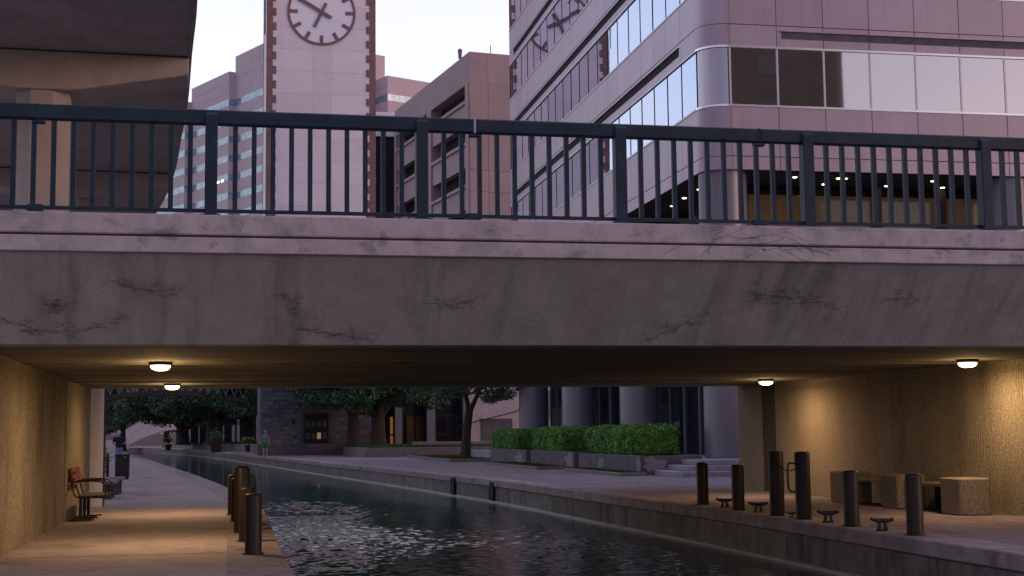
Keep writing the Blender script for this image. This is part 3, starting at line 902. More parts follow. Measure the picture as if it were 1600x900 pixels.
# columns
def big_col(x, y, z0=0.6):
    o = OB(MB().lathe([(0.74, z0), (0.74, ZSO + 0.02)], 36, (x, y, 0)), 'column', 'colclad', True)
    OB(MB().lathe([(0.755, 4.9), (0.755, 4.93)], 36, (x, y, 0)), 'column_joint', 'joint', parent=o)
for k in range(4):
    big_col(0.80, 0.86 + k * 9.75)
big_col(10.35, 0.86); big_col(19.9, 0.86)
# ground level glazing behind the colonnade (promenade level), then lobby glazing at street level
for k in range(17):
    y = 1.7 + k * 1.75
    OB(MB().box(1.95, 1.98, y + 0.04, y + 1.71, 0.62, 4.6), 'ground_floor_pane', 'darkglass')
    OB(MB().box(1.88, 1.98, y - 0.035, y + 0.035, 0.6, 4.6), 'ground_floor_mullion', 'bluegrey')
for k in range(9):
    x = 2.0 + k * 1.6
    OB(MB().box(x + 0.04, x + 1.56, 2.45, 2.48, 0.62, 4.6), 'ground_floor_pane', 'darkglass')
    OB(MB().box(x - 0.03, x + 0.03, 2.38, 2.48, 0.6, 4.6), 'ground_floor_mullion', 'bluegrey')
OB(MB().box(0.9, LEN_F, 0.9, LEN_L, 4.6, 5.1), 'podium_slab', 'dstone')
for k in range(10):
    x = 2.1 + k * 2.3
    OB(MB().box(x + 0.05, x + 2.25, 2.6, 2.64, 5.1, ZSO - 0.3), 'lobby_pane', 'lobbyglass')
    OB(MB().box(x - 0.12, x + 0.12, 2.4, 2.64, 5.1, ZSO), 'lobby_pier', 'dstone')
for k in range(13):
    y = 2.7 + k * 2.1
    OB(MB().box(2.0, 2.04, y + 0.05, y + 2.05, 5.1, ZSO - 0.3), 'lobby_pane', 'lobbyglass')
    OB(MB().box(1.96, 2.1, y - 0.05, y + 0.05, 5.1, ZSO), 'lobby_pier', 'dstone')
OB(MB().box(2.0, LEN_F, 2.58, 2.66, ZSO - 0.3, ZSO), 'lobby_header', 'void')
OB(MB().box(1.98, 2.06, 2.67, LEN_L, ZSO - 0.3, ZSO), 'lobby_header', 'void')
dl = MB().lathe([(0.065, -0.012), (0.075, 0.0)], 16).mesh('downlight', 'down')
for x, y in ((1.1, 8.8), (1.1, 7.0), (1.0, 5.3), (0.95, 3.55), (3.25, 1.0), (4.72, 1.02), (4.95, 1.02), (8.0, 1.1), (12.4, 1.1), (4.7, 2.1), (8.9, 2.2), (6.9, 2.15)):
    link('downlight', dl, ob, (x, y, ZSO - 0.004))
# floor of the arcade and steps
st = thing('entrance_steps', 'three pale stone steps leading up to the office colonnade', 'steps', (16, 39, 0.15))
for k in range(3):
    mb = MB(); y0 = -1.0 + 0.42 * k; x0 = -3.4 + 0.42 * k
    mb.prism([(x0 + 0.5, y0), (14, y0), (14, 3.2), (x0, 3.2), (x0, y0 + 0.4), (x0 + 0.12, y0 + 0.12)], 'z', 0.15 * k - (0.02 if k == 0 else 0), 0.15 * (k + 1))
    mb.build('step', 'steps', st, False, 0.015)
tag(MB().box(12.6, 60, 42.21, 75, 0.1, 0.597).build('terrace_slab', 'steps'), None, None, None, 'structure')

# ================================================================== CLOCK TOWER
TX0, TX1, TY = 3.05, 10.6, 97.5
TW = TX1 - TX0
tw = thing('clock_tower', 'white clock tower with brick corner quoins behind the bridge', 'clock tower', (TX0 + TW / 2, TY + TW / 2, 0.9))
H = TW / 2
ZTOP = 40.0
def TWB(mb, name, m, parent=None, smooth=False, bevel=0.0):
    return mb.build(name, m, parent or tw, smooth, bevel)
TWB(MB().box(-H + 0.045, H - 0.045, -H + 0.045, H - 0.045, 10.01, ZTOP), 'core', 'towerjoint')
TWB(MB().box(-H - 0.4, H + 0.4, -H - 0.55, H + 0.4, -0.8, 0), 'plinth', 'planter')
# corner piers and quoin blocks on the two faces one can see (front, and the side mirrored in the glass)
for sx in (-1, 1):
    for sy in (-1, 1):
        x0, x1 = (-H, -H + 0.42) if sx < 0 else (H - 0.42, H)
        y0, y1 = (-H, -H + 0.42) if sy < 0 else (H - 0.42, H)
        TWB(MB().box(x0, x1, y0, y1, 10, ZTOP), 'corner_pier', 'brick')
qm = MB().box(0, 0.25, -0.015, 0.15, 0, 0.55).mesh('quoin_block', 'brick', bevel=0.012)
z = 10.0
while z < ZTOP - 0.6:
    link('quoin_block', qm, tw, (-H + 0.418, -H, z))
    o = link('quoin_block', qm, tw, (H - 0.668, -H, z))
    o = link('quoin_block', qm, tw, (H, -H + 0.418, z), (0, 0, math.pi / 2))
    z += 1.03
rows_z = [10.0]
while rows_z[-1] < ZTOP - 0.1:
    rows_z.append(min(rows_z[-1] + 1.57, ZTOP))
cols = [(-H + 0.425, -0.62), (-0.62, 0.72), (0.72, H - 0.425)]
for i in range(len(rows_z) - 1):
    for a, b in cols:
        TWB(MB().box(a + 0.005, b - 0.005, -H + 0.03, -H + 0.12, rows_z[i] + 0.007, rows_z[i + 1] - 0.007), 'wall_panel', 'white', bevel=0.004)
    TWB(MB().box(H - 0.12, H - 0.03, -H + 0.425, H - 0.425, rows_z[i] + 0.007, rows_z[i + 1] - 0.007), 'wall_panel', 'white', bevel=0.004)
    TWB(MB().box(-H + 0.03, -H + 0.12, -H + 0.425, H - 0.425, rows_z[i] + 0.007, rows_z[i + 1] - 0.007), 'wall_panel', 'white', bevel=0.004)
TWB(MB().prism([(-H - 0.3, -H - 0.3), (H + 0.3, -H - 0.3), (H + 0.3, H + 0.3), (-H - 0.3, H + 0.3)], 'z', ZTOP, ZTOP + 0.8), 'cornice', 'brick')
rf = MB(); rf.v = [(-H, -H, ZTOP + 0.8), (H, -H, ZTOP + 0.8), (H, H, ZTOP + 0.8), (-H, H, ZTOP + 0.8), (0, 0, ZTOP + 6)]
rf.f = [(0, 1, 2, 3), (0, 1, 4), (1, 2, 4), (2, 3, 4), (3, 0, 4)]
TWB(rf, 'roof', 'brick')
# clocks: front face and the side facing the office building
def clock(rz):
    cf = TWB(MB().lathe([(2.28, -0.02), (2.28, 0.025)], 64), 'clock_face', 'clockwhite')
    cf.rotation_euler = (math.pi / 2, 0, rz)
    d = {0.0: (0, -H + 0.02, 29.95), math.pi / 2: (H - 0.02, 0, 29.95)}[rz]
    cf.location = d
    ring = MB(); n = 72
    for k in range(n):
        a = 2 * math.pi * k / n
        for r, zz in ((2.20, 0.02), (2.20, 0.075), (2.36, 0.075), (2.36, 0.0)):
            ring.v.append((r * math.cos(a), r * math.sin(a), zz))
    for k in range(n):
        l = (k + 1) % n
        for q in range(4):
            w = (q + 1) % 4
            ring.f.append((4 * k + q, 4 * l + q, 4 * l + w, 4 * k + w))
    ring.build('ring', 'clockred', cf, True)
    mk = MB().box(1.66, 2.21, -0.12, 0.12, 0.02, 0.068).mesh('hour_mark', 'clockred')
    for k in range(12):
        link('hour_mark', mk, cf, rot=(0, 0, k * math.pi / 6))
    def hand(name, ang, L0, L1, w, z):
        h = MB().box(L0, L1, -w, w, z, z + 0.03).build(name, 'clockred', cf)
        h.rotation_euler = (0, 0, ang)
    hand('hour_hand', rad(90 - 205), -0.72, 1.2, 0.10, 0.09)
    hand('minute_hand', rad(90 - 300), -0.78, 1.9, 0.115, 0.13)
clock(0.0)
clock(math.pi / 2)
# stone base with a panelled door
TWB(MB().box(-H - 0.25, H + 0.25, -H - 0.35, H + 0.3, 0, 10), 'stone_base', 'stone')
df = TWB(MB().box(-1.25, 0.62, -H - 0.47, -H - 0.352, 0, 2.15), 'door_surround', 'dstone')
dr = TWB(MB().box(-1.1, 0.48, -H - 0.50, -H - 0.472, 0.02, 1.98), 'door', 'void')
for i in range(4):
    for j in range(2):
        lit = (i == 2 and j == 0)
        TWB(MB().box(-1.02 + 0.38 * i, -1.02 + 0.38 * i + 0.26, -H - 0.512, -H - 0.501, 0.32 + j * 0.8, 0.32 + j * 0.8 + 0.42), 'door_pane', 'warmwin' if lit else 'dstone', dr)
TWB(MB().box(-1.95, -1.72, -H - 0.40, -H - 0.352, 1.3, 1.65), 'wall_plaque', 'iron')
# rubble stones standing proud of the base front (the ones large enough to tell apart)
sm_ = [MB().box(0, w, -0.03, 0.04, 0, h).mesh('stone', 'stone', bevel=0.015) for w, h in ((0.5, 0.24), (0.38, 0.2), (0.62, 0.26), (0.3, 0.24))]
z = 0.02; cnt = 0
while z < 4.3 and cnt < 280:
    x = -H - 0.24 + random.uniform(0, 0.2)
    while x < H - 0.4:
        me = random.choice(sm_)
        wq = me.dimensions.x if hasattr(me, 'dimensions') else 0.6
        wq = max(v.co.x for v in me.vertices)
        if not (-1.35 - wq < x < 0.70 and z < 2.25) and not (-2.0 - wq < x < -1.7 and 1.0 < z < 1.7):
            link('stone', me, tw, (x, -H - 0.352 + random.uniform(-0.01, 0.015), z)); cnt += 1
        x += wq + random.uniform(0.02, 0.06)
    z += 0.29
MB().tube([(-H - 0.12, -H, 28.2), (-H - 0.12, -H, 31.8)], 0.05, 6).build('antenna', 'iron', tw)

# ================================================================== PARKING GARAGE
gdir = Vector((-0.15006, 0.98868, 0)); gper = Vector((0.98868, 0.15006, 0))
grz = math.atan2(-gdir.x, gdir.y)          # rotation of local y onto gdir
gg = thing('parking_garage', 'pinkish concrete parking garage with open decks between tower and office', 'garage', (19.12, 108.0, 0), grz)
def G(mb, name, m, bevel=0.0, parent=None):
    return mb.build(name, m, parent or gg, False, bevel)
GL, GWD, GT = 21.8, 20, 31.46
G(MB().box(0.9, GWD, 0.4, GL - 0.4, 0, GT - 2.6), 'dark_core', 'void')
G(MB().box(0.0, GWD, 0.02, GL, GT - 2.5, GT), 'roof_parapet', 'garage', 0.03)
fp = 3.36
zt = 27.75
k = 0
while zt > 2:
    G(MB().box(0.10, 0.5, 1.0, GL - 0.2, zt - 2.0, zt - 0.28), 'deck_parapet', 'garage')
    G(MB().box(-0.06, 0.52, 1.0, GL - 0.2, zt - 0.28, zt), 'parapet_ledge', 'garage', 0.02)
    G(MB().box(0.5, 9, 0.4, GL, zt - 1.9, zt - 1.5), 'deck_slab', 'garage')
    zt -= fp; k += 1
for y, w in ((0.14, 0.86), (10.2, 1.25), (GL - 0.6, 0.6)):
    G(MB().box(-0.05, 1.6, y, y + w, 0, GT - 2.5 + 0.01), 'pier', 'garage')
# end wall facing the camera, in cast panels with joints
G(MB().box(0.06, GWD, 0.12, 0.6, 0, GT - 0.1), 'end_wall_core', 'joint')
zr = [0.5, 5.2, 8.6, 12, 15.3, 16.9, 20.3, 22.0, 25.4, 29.0, GT - 0.01]
for i in range(len(zr) - 1):
    for a, b in ((0.0, 1.55), (1.55, 6.4), (6.4, 11.3), (11.3, 16), (16, 20)):
        G(MB().box(a + 0.012, b - 0.012, 0.0, 0.13, zr[i] + 0.012, zr[i + 1] - 0.012), 'wall_panel', 'garage', 0.008)
o = G(MB().tube([(0.4, 3.5, GT), (0.4, 3.5, GT + 0.4)], 0.06, 8), 'roof_beacon', 'iron')
MB().ball((0.4, 3.5, GT + 0.95), (0.19, 0.19, 0.22)).build('beacon_globe', 'bluegrey', o, True)
MB().tube([(0.4, 3.5, GT + 0.35), (0.4, 3.5, GT + 0.8)], [0.14, 0.16], 12).build('beacon_neck', 'bluegrey', o, True)
G(MB().tube([(1.9, 0.3, GT), (1.9, 0.3, GT + 0.75)], 0.03, 6), 'roof_rod', 'iron')

# dark glazed link building between tower and garage
t_ = thing('glass_link', 'dark glazed stair block between the clock tower and the garage', 'building', (13.75, 131, 0))
MB().box(-2.6, 2.4, 0, 10, 0, 29.3).build('core', 'void', t_)
for k in range(8):
    for j in range(2):
        MB().box(-2.5 + j * 2.45, -0.1 + j * 2.45, -0.06, -0.002, 0.3 + k * 3.6, 3.75 + k * 3.6).build('glass_bay', 'darkglass' if (k + j) % 3 else 'doorglass', t_)
MB().box(-2.7, 2.5, -0.2, 10, 29.3, 31.6).build('roof_band', 'white', t_)

# ================================================================== FAR PINK OFFICE BUILDING
pk = thing('stepped_pink_tower', 'distant stepped pink office tower with blue ribbon windows behind the clock tower', 'building', (9.14, 295, 0), math.atan2(0.43, 0.9))
# local y runs along v1 (away to the left), local x along v2 (away to the right)
def PK(mb, name, m, parent=None):
    return mb.build(name, m, parent or pk, False, 0)
def volume(x0, x1, y0, y1, zt, left_face=True, front_face=True, chamfer=False):
    w = PK(MB().box(x0, x1, y0, y1, 0, zt), 'wall', 'pink')
    z = 74.05; f = 0
    while z > 40:
        if z < zt - 3:
            if left_face:
                PK(MB().box(x0 - 0.03, x0 + 0.02, y0, y1, z - 1.45, z), 'window_band', 'bluewin', w)
            if front_face:
                PK(MB().box(x0, x1, y0 - 0.03, y0 + 0.02, z - 1.45, z), 'window_band', 'bluewin', w)
        z -= 4.08
    if left_face:       # joints of the granite panels
        mb = MB()
        for zz in (zt - 2.4, zt - 4.8):
            mb.box(x0 - 0.012, x0, y0, y1, zz - 0.06, zz + 0.06)
        yy = y0 + 3
        while yy < y1:
            mb.box(x0 - 0.012, x0, yy - 0.05, yy + 0.05, 40, zt); yy += 4.0
        PK(mb, 'panel_joints', 'cap', w)
    return w
wA = volume(0, 26.3, -4.6, 14.2, 83.6)
volume(-1.5, 20, 14.2, 33.2, 80.1)
volume(-3.0, 18, 33.2, 52, 77)
volume(-4.5, 16, 52, 75, 74.5)
# right wing stepping down
volume(24.1, 48, -9.2, 6, 78.0, True, True)
for k, (yy, zz) in enumerate(((5, 57.2), (16.5, 57.2), (18.5, 57.2), (20.2, 57.2), (24, 57.2))):
    xx = 0 if yy < 14.2 else -1.5
    MB().box(xx - 0.06, xx - 0.031, yy, yy + 0.9, zz - 0.9, zz - 0.5).build('lit_window', 'down', pk)

# ================================================================== ELEVATED GUIDEWAY (upper left)
gw = thing('elevated_guideway', 'dark concrete elevated guideway overhead at upper left on piers', 'overpass', (-5.4, 46, 0))
GE = smooth_line([(-14, -14), (-7.5, 2), (-3.0, 14), (-1.15, 24), (-0.7, 33), (-0.72, 39), (-0.96, 44.7), (-1.22, 51.4), (-1.6, 57.6), (-2.1, 65.5), (-3.2, 76), (-5.2, 88), (-9, 102), (-18, 122)], 4)
GWW = 9.4
def sweep(edge, prof, name, m, parent):
    """prof: list of (offset to the left of the edge, z)"""
    mb = MB(); n = len(edge); p = len(prof)
    E_ = [Vector((x, y, 0)) for x, y in edge]
    for i in range(n):
        d = (E_[min(i + 1, n - 1)] - E_[max(i - 1, 0)]).normalized()
        lft = Vector((-d.y, d.x, 0))
        for off, zz in prof:
            q = E_[i] + lft * off
            mb.v.append((q.x + 5.4, q.y - 46, zz))
    for i in range(n - 1):
        for k in range(p):
            l = (k + 1) % p
            mb.f.append((i * p + k, (i + 1) * p + k, (i + 1) * p + l, i * p + l))
    mb.f += [tuple(range(p)), tuple(range(n * p - 1, (n - 1) * p - 1, -1))]
    return mb.build(name, m, parent)
sweep(GE, [(0.06, 13.40), (0.06, 13.75), (GWW, 13.75), (GWW, 13.40)], 'deck', 'guide', gw)
sweep(GE, [(-0.06, 13.34), (-0.06, 14.9), (0.055, 14.9), (0.055, 13.34)], 'edge_beam', 'guide', gw)
sweep(GE, [(GWW + 0.005, 13.34), (GWW + 0.005, 14.9), (GWW + 0.2, 14.9), (GWW + 0.2, 13.34)], 'edge_beam', 'guide', gw)
for Yc, rz in ((45.0, 0.03), (65.4, 0.07), (86, 0.2)):
    xe = interp(GE, Yc)
    cx = xe - 4.45
    def loc(o):
        o.location = (cx + 5.4, Yc - 46, 0); o.rotation_euler = (0, 0, rz)
    hw = 4.42
    o = MB().prism([(-hw - 0.2, 13.36), (-hw - 0.2, 12.8), (-1.2, 12.2), (-0.8, 12.16), (0.8, 12.16), (1.2, 12.2), (hw, 12.80), (hw, 13.36)], 'y', 0, 1.8).build('pier_cap', 'cap', gw, False, 0.03)
    loc(o)
    oc = MB().prism([(0.87 * math.cos(rad(22.5 + 45 * q)), 0.95 + 0.87 * math.sin(rad(22.5 + 45 * q))) for q in range(8)], 'z', 0, 12.17).build('pier_column', 'cap', gw, False, 0.02)
    loc(oc)

# ================================================================== RIGHT BANK, BEYOND THE BRIDGE
# planter walls with hedges along the promenade
def hedge(x0, x1, y0, y1, z0, z1, n, label):
    t_ = thing('hedge', label, 'hedge', ((x0 + x1) / 2, (y0 + y1) / 2, z0), 0, 'clipped hedges in the planters')
    hx, hy, hz = (x1 - x0) / 2, (y1 - y0) / 2, z1 - z0
    MB().box(-hx * 0.88, hx * 0.88, -hy + 0.14, hy - 0.14, 0, hz * 0.9).build('branch_core', 'leaf', t_, False, 0.1)
    # points on a rounded box surface
    p = rng.uniform(-1, 1, (n, 3))
    side = rng.choice(6, n, p=[0.34, 0.06, 0.16, 0.06, 0.3, 0.08])
    p[side == 0, 0] = -1; p[side == 1, 0] = 1; p[side == 2, 1] = -1; p[side == 3, 1] = 1; p[side == 4, 2] = 1
    nrm = np.zeros((n, 3))
    for s_, ax, sg in ((0, 0, -1), (1, 0, 1), (2, 1, -1), (3, 1, 1), (4, 2, 1)):
        nrm[side == s_, ax] = sg
    q = p * np.array([hx, hy, hz / 2])
    rr = 0.2
    inner = np.clip(q, -np.array([hx, hy, hz / 2]) + rr, np.array([hx, hy, hz / 2]) - rr)
    d = q - inner; ln = np.linalg.norm(d, axis=1)[:, None]
    q = np.where(ln > rr, inner + d / (ln + 1e-9) * rr, q)
    bumpy = 0.035 * np.sin(q[:, 1:2] * 3.1 + q[:, 0:1] * 2) + 0.025 * np.sin(q[:, 1:2] * 7.7 + q[:, 2:3] * 9)
    q += nrm * (rng.normal(0, 0.028, (n, 1)) + bumpy * 0.7) + rng.normal(0, 0.02, (n, 3))
    q[:, 2] += hz / 2
    link('foliage', leaf_mesh('foliage', q, nrm, 0.034, 'hedge', 0.6, 0.6), t_)
hedge(12.42, 13.9, 42.0, 47.6, 0.70, 1.58, 34000, 'longest clipped box hedge in the planter nearest the steps')
hedge(12.42, 13.7, 51.2, 56.2, 0.74, 1.58, 25000, 'middle clipped hedge of the three in the planters')
hedge(12.42, 13.6, 60.0, 65.0, 0.74, 1.56, 20000, 'farthest and smallest clipped hedge, next to the slim tree')
def planter(y0, y1, ztop, label, patches):
    t_ = thing('planter_wall', label, 'planter', (12.2, y0, 0.15), 0, 'planter walls under the hedges')
    h = ztop - 0.15; l = y1 - y0
    MB().box(0, 0.18, 0, l, -0.02, h).build('side_wall', 'planter', t_, False, 0.012)
    MB().box(0.181, 1.9, 0, 0.18, -0.02, h).build('end_wall', 'planter', t_, False, 0.012)
    MB().box(0.181, 1.9, l - 0.18, l, -0.02, h).build('end_wall', 'planter', t_, False, 0.012)
    MB().box(1.721, 1.9, 0.181, l - 0.181, -0.02, h).build('side_wall', 'planter', t_)
    MB().box(0.18, 1.72, 0.18, l - 0.18, 0, h - 0.06).build('soil', 'grassbase', t_)
    for (u0, u1, w0, w1, ax) in patches:
        n = 17
        poly = []
        for k in range(n):
            a = 2 * math.pi * k / n
            r = random.uniform(0.5, 1.2)
            poly.append(((u0 + u1) / 2 + (u1 - u0) / 2 * r * math.cos(a), min(max((w0 + w1) / 2 + (w1 - w0) / 2 * r * math.sin(a), 0.01), h - 0.01)))
        if ax == 'x':
            MB().prism(poly, 'x', -0.006, 0.002).build('bare_patch', 'patch', t_)
        else:
            MB().prism(poly, 'y', -0.006, 0.002).build('bare_patch', 'patch', t_)
planter(40.5, 47.9, 0.72, 'dark rendered planter wall with bare plaster patches beside the steps', [(4.0, 4.9, 0.1, 0.5, 'x'), (0.02, 0.5, 0.02, 0.56, 'x'), (0.05, 0.95, 0.05, 0.55, 'y')])
planter(48.6, 55.6, 0.76, 'middle planter wall with a bare patch at its near end', [(0.1, 1.3, 0.02, 0.6, 'x'), (0.2, 0.7, 0.1, 0.5, 'y')])
planter(56.5, 64.2, 0.76, 'far planter wall with a large bare patch', [(0.2, 2.4, 0.02, 0.6, 'x')])
def lawn(x0, x1, y0, y1, label, z=0.2, blades=2600, curb=0.16, name='lawn_bed'):
    t_ = thing(name, label, 'lawn', ((x0 + x1) / 2, (y0 + y1) / 2, 0.15), 0, 'small kerbed lawns')
    hx, hy = (x1 - x0) / 2, (y1 - y0) / 2
    h = z - 0.15
    MB().box(-hx, -hx + curb, -hy, hy, -0.02, h + 0.05).build('kerb', 'curb', t_, False, 0.012)
    MB().box(-hx + curb + 0.002, hx, -hy, -hy + curb, -0.02, h + 0.05).build('kerb', 'curb', t_, False, 0.012)
    MB().box(-hx + curb, hx, -hy + curb, hy, -0.02, h).build('soil', 'grassbase', t_)
    c = np.stack([rng.uniform(-hx + curb, hx, blades), rng.uniform(-hy + curb, hy, blades), np.full(blades, h + 0.025)], 1)
    o = link('grass', leaf_mesh('grass', c, np.tile([0.2, -1.0, 0.3], (blades, 1)), 0.05, 'grass', 0.45, 0.8), t_)
    o['kind'] = 'stuff'
lawn(11.35, 12.19, 39.9, 46.6, 'small kerbed grass strip in front of the nearest planter', 0.2, 9000)
lawn(10.9, 12.19, 48.8, 59.0, 'kerbed grass strip in front of the middle planter', 0.2, 9000)
lawn(10.4, 14.6, 64.6, 80.0, 'kerbed grass bed around the slim forked tree', 0.24, 12000)
# raised terrace lawn at the foot of the tower and of the far trees
tl = thing('terrace_lawn', 'raised dark lawn terrace with a low wall at the foot of the clock tower', 'lawn', (8, 92, 0.15))
MB().box(0.3, 12, -9.5, 5.2, -0.02, 0.55).build('retaining_wall', 'curb', tl, False, 0.02)
MB().box(0.5, 12, -9.3, 5.2, 0.55, 0.60).build('soil', 'grassbase', tl)
cc = np.stack([rng.uniform(0.5, 12, 16000), rng.uniform(-9.2, 5.2, 16000), np.full(16000, 0.64)], 1)
link('grass', leaf_mesh('grass', cc, np.tile([0.2, -1.0, 0.3], (16000, 1)), 0.07, 'grass', 0.45, 0.8), tl)['kind'] = 'stuff'
t2 = thing('far_terrace_lawn', 'long dark lawn terrace under the far oaks left of the clock tower', 'lawn', (6, 130, 0.15))
MB().prism([(-1.5, -26), (30, -26), (30, 60), (-13, 60), (-8.5, 30), (-5.0, 5)], 'z', -0.02, 0.65).build('retaining_wall', 'curb', t2, False, 0.02)
n_ = 26000
cy = rng.uniform(-25, 50, n_); xl = np.interp(cy, [-26, 5, 30, 60], [-1.3, -4.8, -8.3, -12.8])
cc = np.stack([xl + rng.uniform(0, 1, n_) ** 1.5 * 16, cy, np.full(n_, 0.72)], 1)
link('grass', leaf_mesh('grass', cc, np.tile([0.2, -1.0, 0.3], (n_, 1)), 0.09, 'grass', 0.45, 0.8), t2)['kind'] = 'stuff'

# low stone bench and steps wall beneath the pale wall
t_ = thing('stone_bench', 'long pale stone bench with corbel ends beside the slim tree', 'bench', (14.3, 84, 0.2))
MB().box(-3.0, 4.2, -0.35, 0.35, 0.62, 0.80).build('seat', 'patch', t_, False, 0.02)
for x in (-1.9, 1.6):
    MB().prism([(x - 0.5, 0.0), (x + 0.5, 0.0), (x + 0.75, 0.61), (x - 0.75, 0.61)], 'y', -0.22, 0.22).build('corbel_support', 'planter', t_, False, 0.02)
MB().box(-1.2, 0.9, -0.1, 0.1, 0, 0.61).build('back_panel', 'patch', t_)

# pilastered ground-floor facade between tower and office
t_ = thing('plaza_facade', 'pale plaza building with blue-grey pilasters and glazed doors between tower and office columns', 'building', (14, 100, 0.5))
MB().box(-3.3, 3.4, 0.6, 6, 0, 8).build('dark_lobby', 'void', t_)
for x0, x1 in ((-1.8, -1.3), (0.45, 1.05), (3.05, 3.4)):
    MB().box(x0, x1, -0.1, 0.5, 0, 8).build('pilaster', 'bluegrey', t_, False, 0.01)
MB().box(3.401, 9.5, -0.05, 4, 0, 8).build('pale_wall', 'paleston', t_)
MB().box(4.4, 6.6, -0.16, -0.051, 0.4, 2.0).build('wall_niche', 'planter', t_)
MB().box(4.35, 6.65, -0.22, -0.051, 2.0, 2.08).build('niche_head', 'paleston', t_)
for x0, x1, mm in ((-2.35, -1.82, 'orange'), (-0.95, -0.35, 'doorglass'), (-0.3, 0.35, 'doorglass'), (-3.0, -2.4, 'doorglass'), (1.15, 2.0, 'darkglass'), (2.05, 2.95, 'darkglass')):
    d = MB().box(x0, x1, 0.5, 0.56, 0, 2.3).build('door', 'iron', t_)
    for z0, z1 in ((0.15, 0.9), (1.0, 2.2)):
        MB().box(x0 + 0.07 + (0.2 if mm == 'orange' else 0), x1 - 0.07, 0.47, 0.499, z0, z1).build('door_pane', mm, d)
MB().tube([(2.6, -0.25, 1.45), (4.3, -0.25, 1.9), (6.7, -0.25, 2.45), (9.0, -0.25, 3.3)], 0.035, 6).build('stair_handrail', 'iron', t_)
# low pavilion behind column row
t_ = thing('stair_pavilion', 'small hipped-roof kiosk seen between two round columns', 'kiosk', (20.5, 86, 0.5))
MB().box(-1.5, 2, 0, 2, 0, 2.0).build('wall', 'paleston', t_)
rf = MB(); rf.v = [(-1.8, -0.3, 2.0), (2.3, -0.3, 2.0), (2.3, 2.3, 2.0), (-1.8, 2.3, 2.0), (-0.3, 1, 3.6), (0.8, 1, 3.6)]
rf.f = [(0, 1, 2, 3), (0, 1, 5, 4), (1, 2, 5), (2, 3, 4, 5), (3, 0, 4)]
rf.build('roof', 'planter', t_)

# gothic arcade behind the far trees
ga = thing('arcade_building', 'dark building with tall pale-trimmed arches behind the far oaks', 'building', (0.8, 152, 0.8))
MB().box(-5, 9.5, 0.5, 10, 0, 9).build('wall', 'dstone', ga)
def arch(cx, w, h, parent):
    o = MB(); n = 12; pts = [(cx - w, 0)] + [(cx - w * math.cos(math.pi * k / n), h + w * 1.15 * math.sin(math.pi * k / n)) for k in range(n + 1)] + [(cx + w, 0)]
    o.prism(pts[::-1], 'y', 0.42, 0.499)
    a = o.build('arch_opening', 'void', parent)
    tr_ = MB().tube([(x, 0.38, z) for x, z in pts], 0.17, 6).build('arch_trim', 'paleston', a, True)
for cx in (-2.7, -0.2, 2.3, 4.8, 7.3):
    arch(cx, 1.0, 3.0, ga)
    MB().box(cx - 0.06, cx + 0.06, 0.3, 0.41, 0, 4).build('mullion', 'paleston', ga)

# arched footbridge and the higher thin arched bridge
fb = thing('arched_footbridge', 'small pale arched stone footbridge far along the canal', 'bridge', (-4.5, 190, 0.6))
top = []; bot = []
n = 16
for k in range(n + 1):
    x = -7.6 + 15.2 * k / n
    s = 1 - (x / 7.6) ** 2
    top.append((x, 0.55 + 2.75 * s)); bot.append((x * 0.93, -0.35 + 2.25 * s))
MB().prism(top[::-1] + bot, 'y', 0, 2.6).build('arch_span', 'paleston', fb)
for s_ in (-0.03, 2.45):
    MB().prism([(x, z + 0.95) for x, z in top][::-1] + [(x, z + 0.005) for x, z in top], 'y', s_, s_ + 0.18).build('parapet', 'paleston', fb)
    MB().prism([(x, z + 1.08) for x, z in top][::-1] + [(x, z + 0.951) for x, z in top], 'y', s_ - 0.05, s_ + 0.23).build('parapet_cap', 'coping', fb)
MB().box(-10.5, -6.9, -0.2, 2.8, -1, 0.6).build('abutment', 'paleston', fb)
MB().box(6.9, 10.5, -0.2, 2.8, -1, 0.6).build('abutment', 'paleston', fb)

ub = thing('thin_arch_bridge', 'thin dark arched bridge beam with pale lattice rail above the far trees', 'bridge', (-3.0, 110, 0))
tp = []
n = 24
for k in range(n + 1):
    x = -13 + 26 * k / n
    tp.append((x, 4.95 - 0.019 * (x + 0.8) ** 2))
MB().prism(tp[::-1] + [(x, z - 0.36) for x, z in tp], 'y', 0, 2.2).build('beam', 'dstone', ub)
mb = MB()
for k in range(80):
    x = -12.8 + 25.6 * k / 79
    z = 4.95 - 0.019 * (x + 0.8) ** 2
    s_ = 0.16 if k % 2 else -0.16
    mb.tube([(x - s_, 0.06, z), (x + s_, 0.06, z + 0.85)], 0.028, 4)
mb.build('lattice_rail', 'paleston', ub)
MB().tube([(x, 0.06, z + 0.87) for x, z in tp], 0.05, 6).build('hand_rail', 'paleston', ub)
for x in (-12.5, 12.2):
    MB().box(x - 0.5, x + 0.5, 0.2, 2.0, 0, 2.15).build('support_pier', 'dstone', ub)

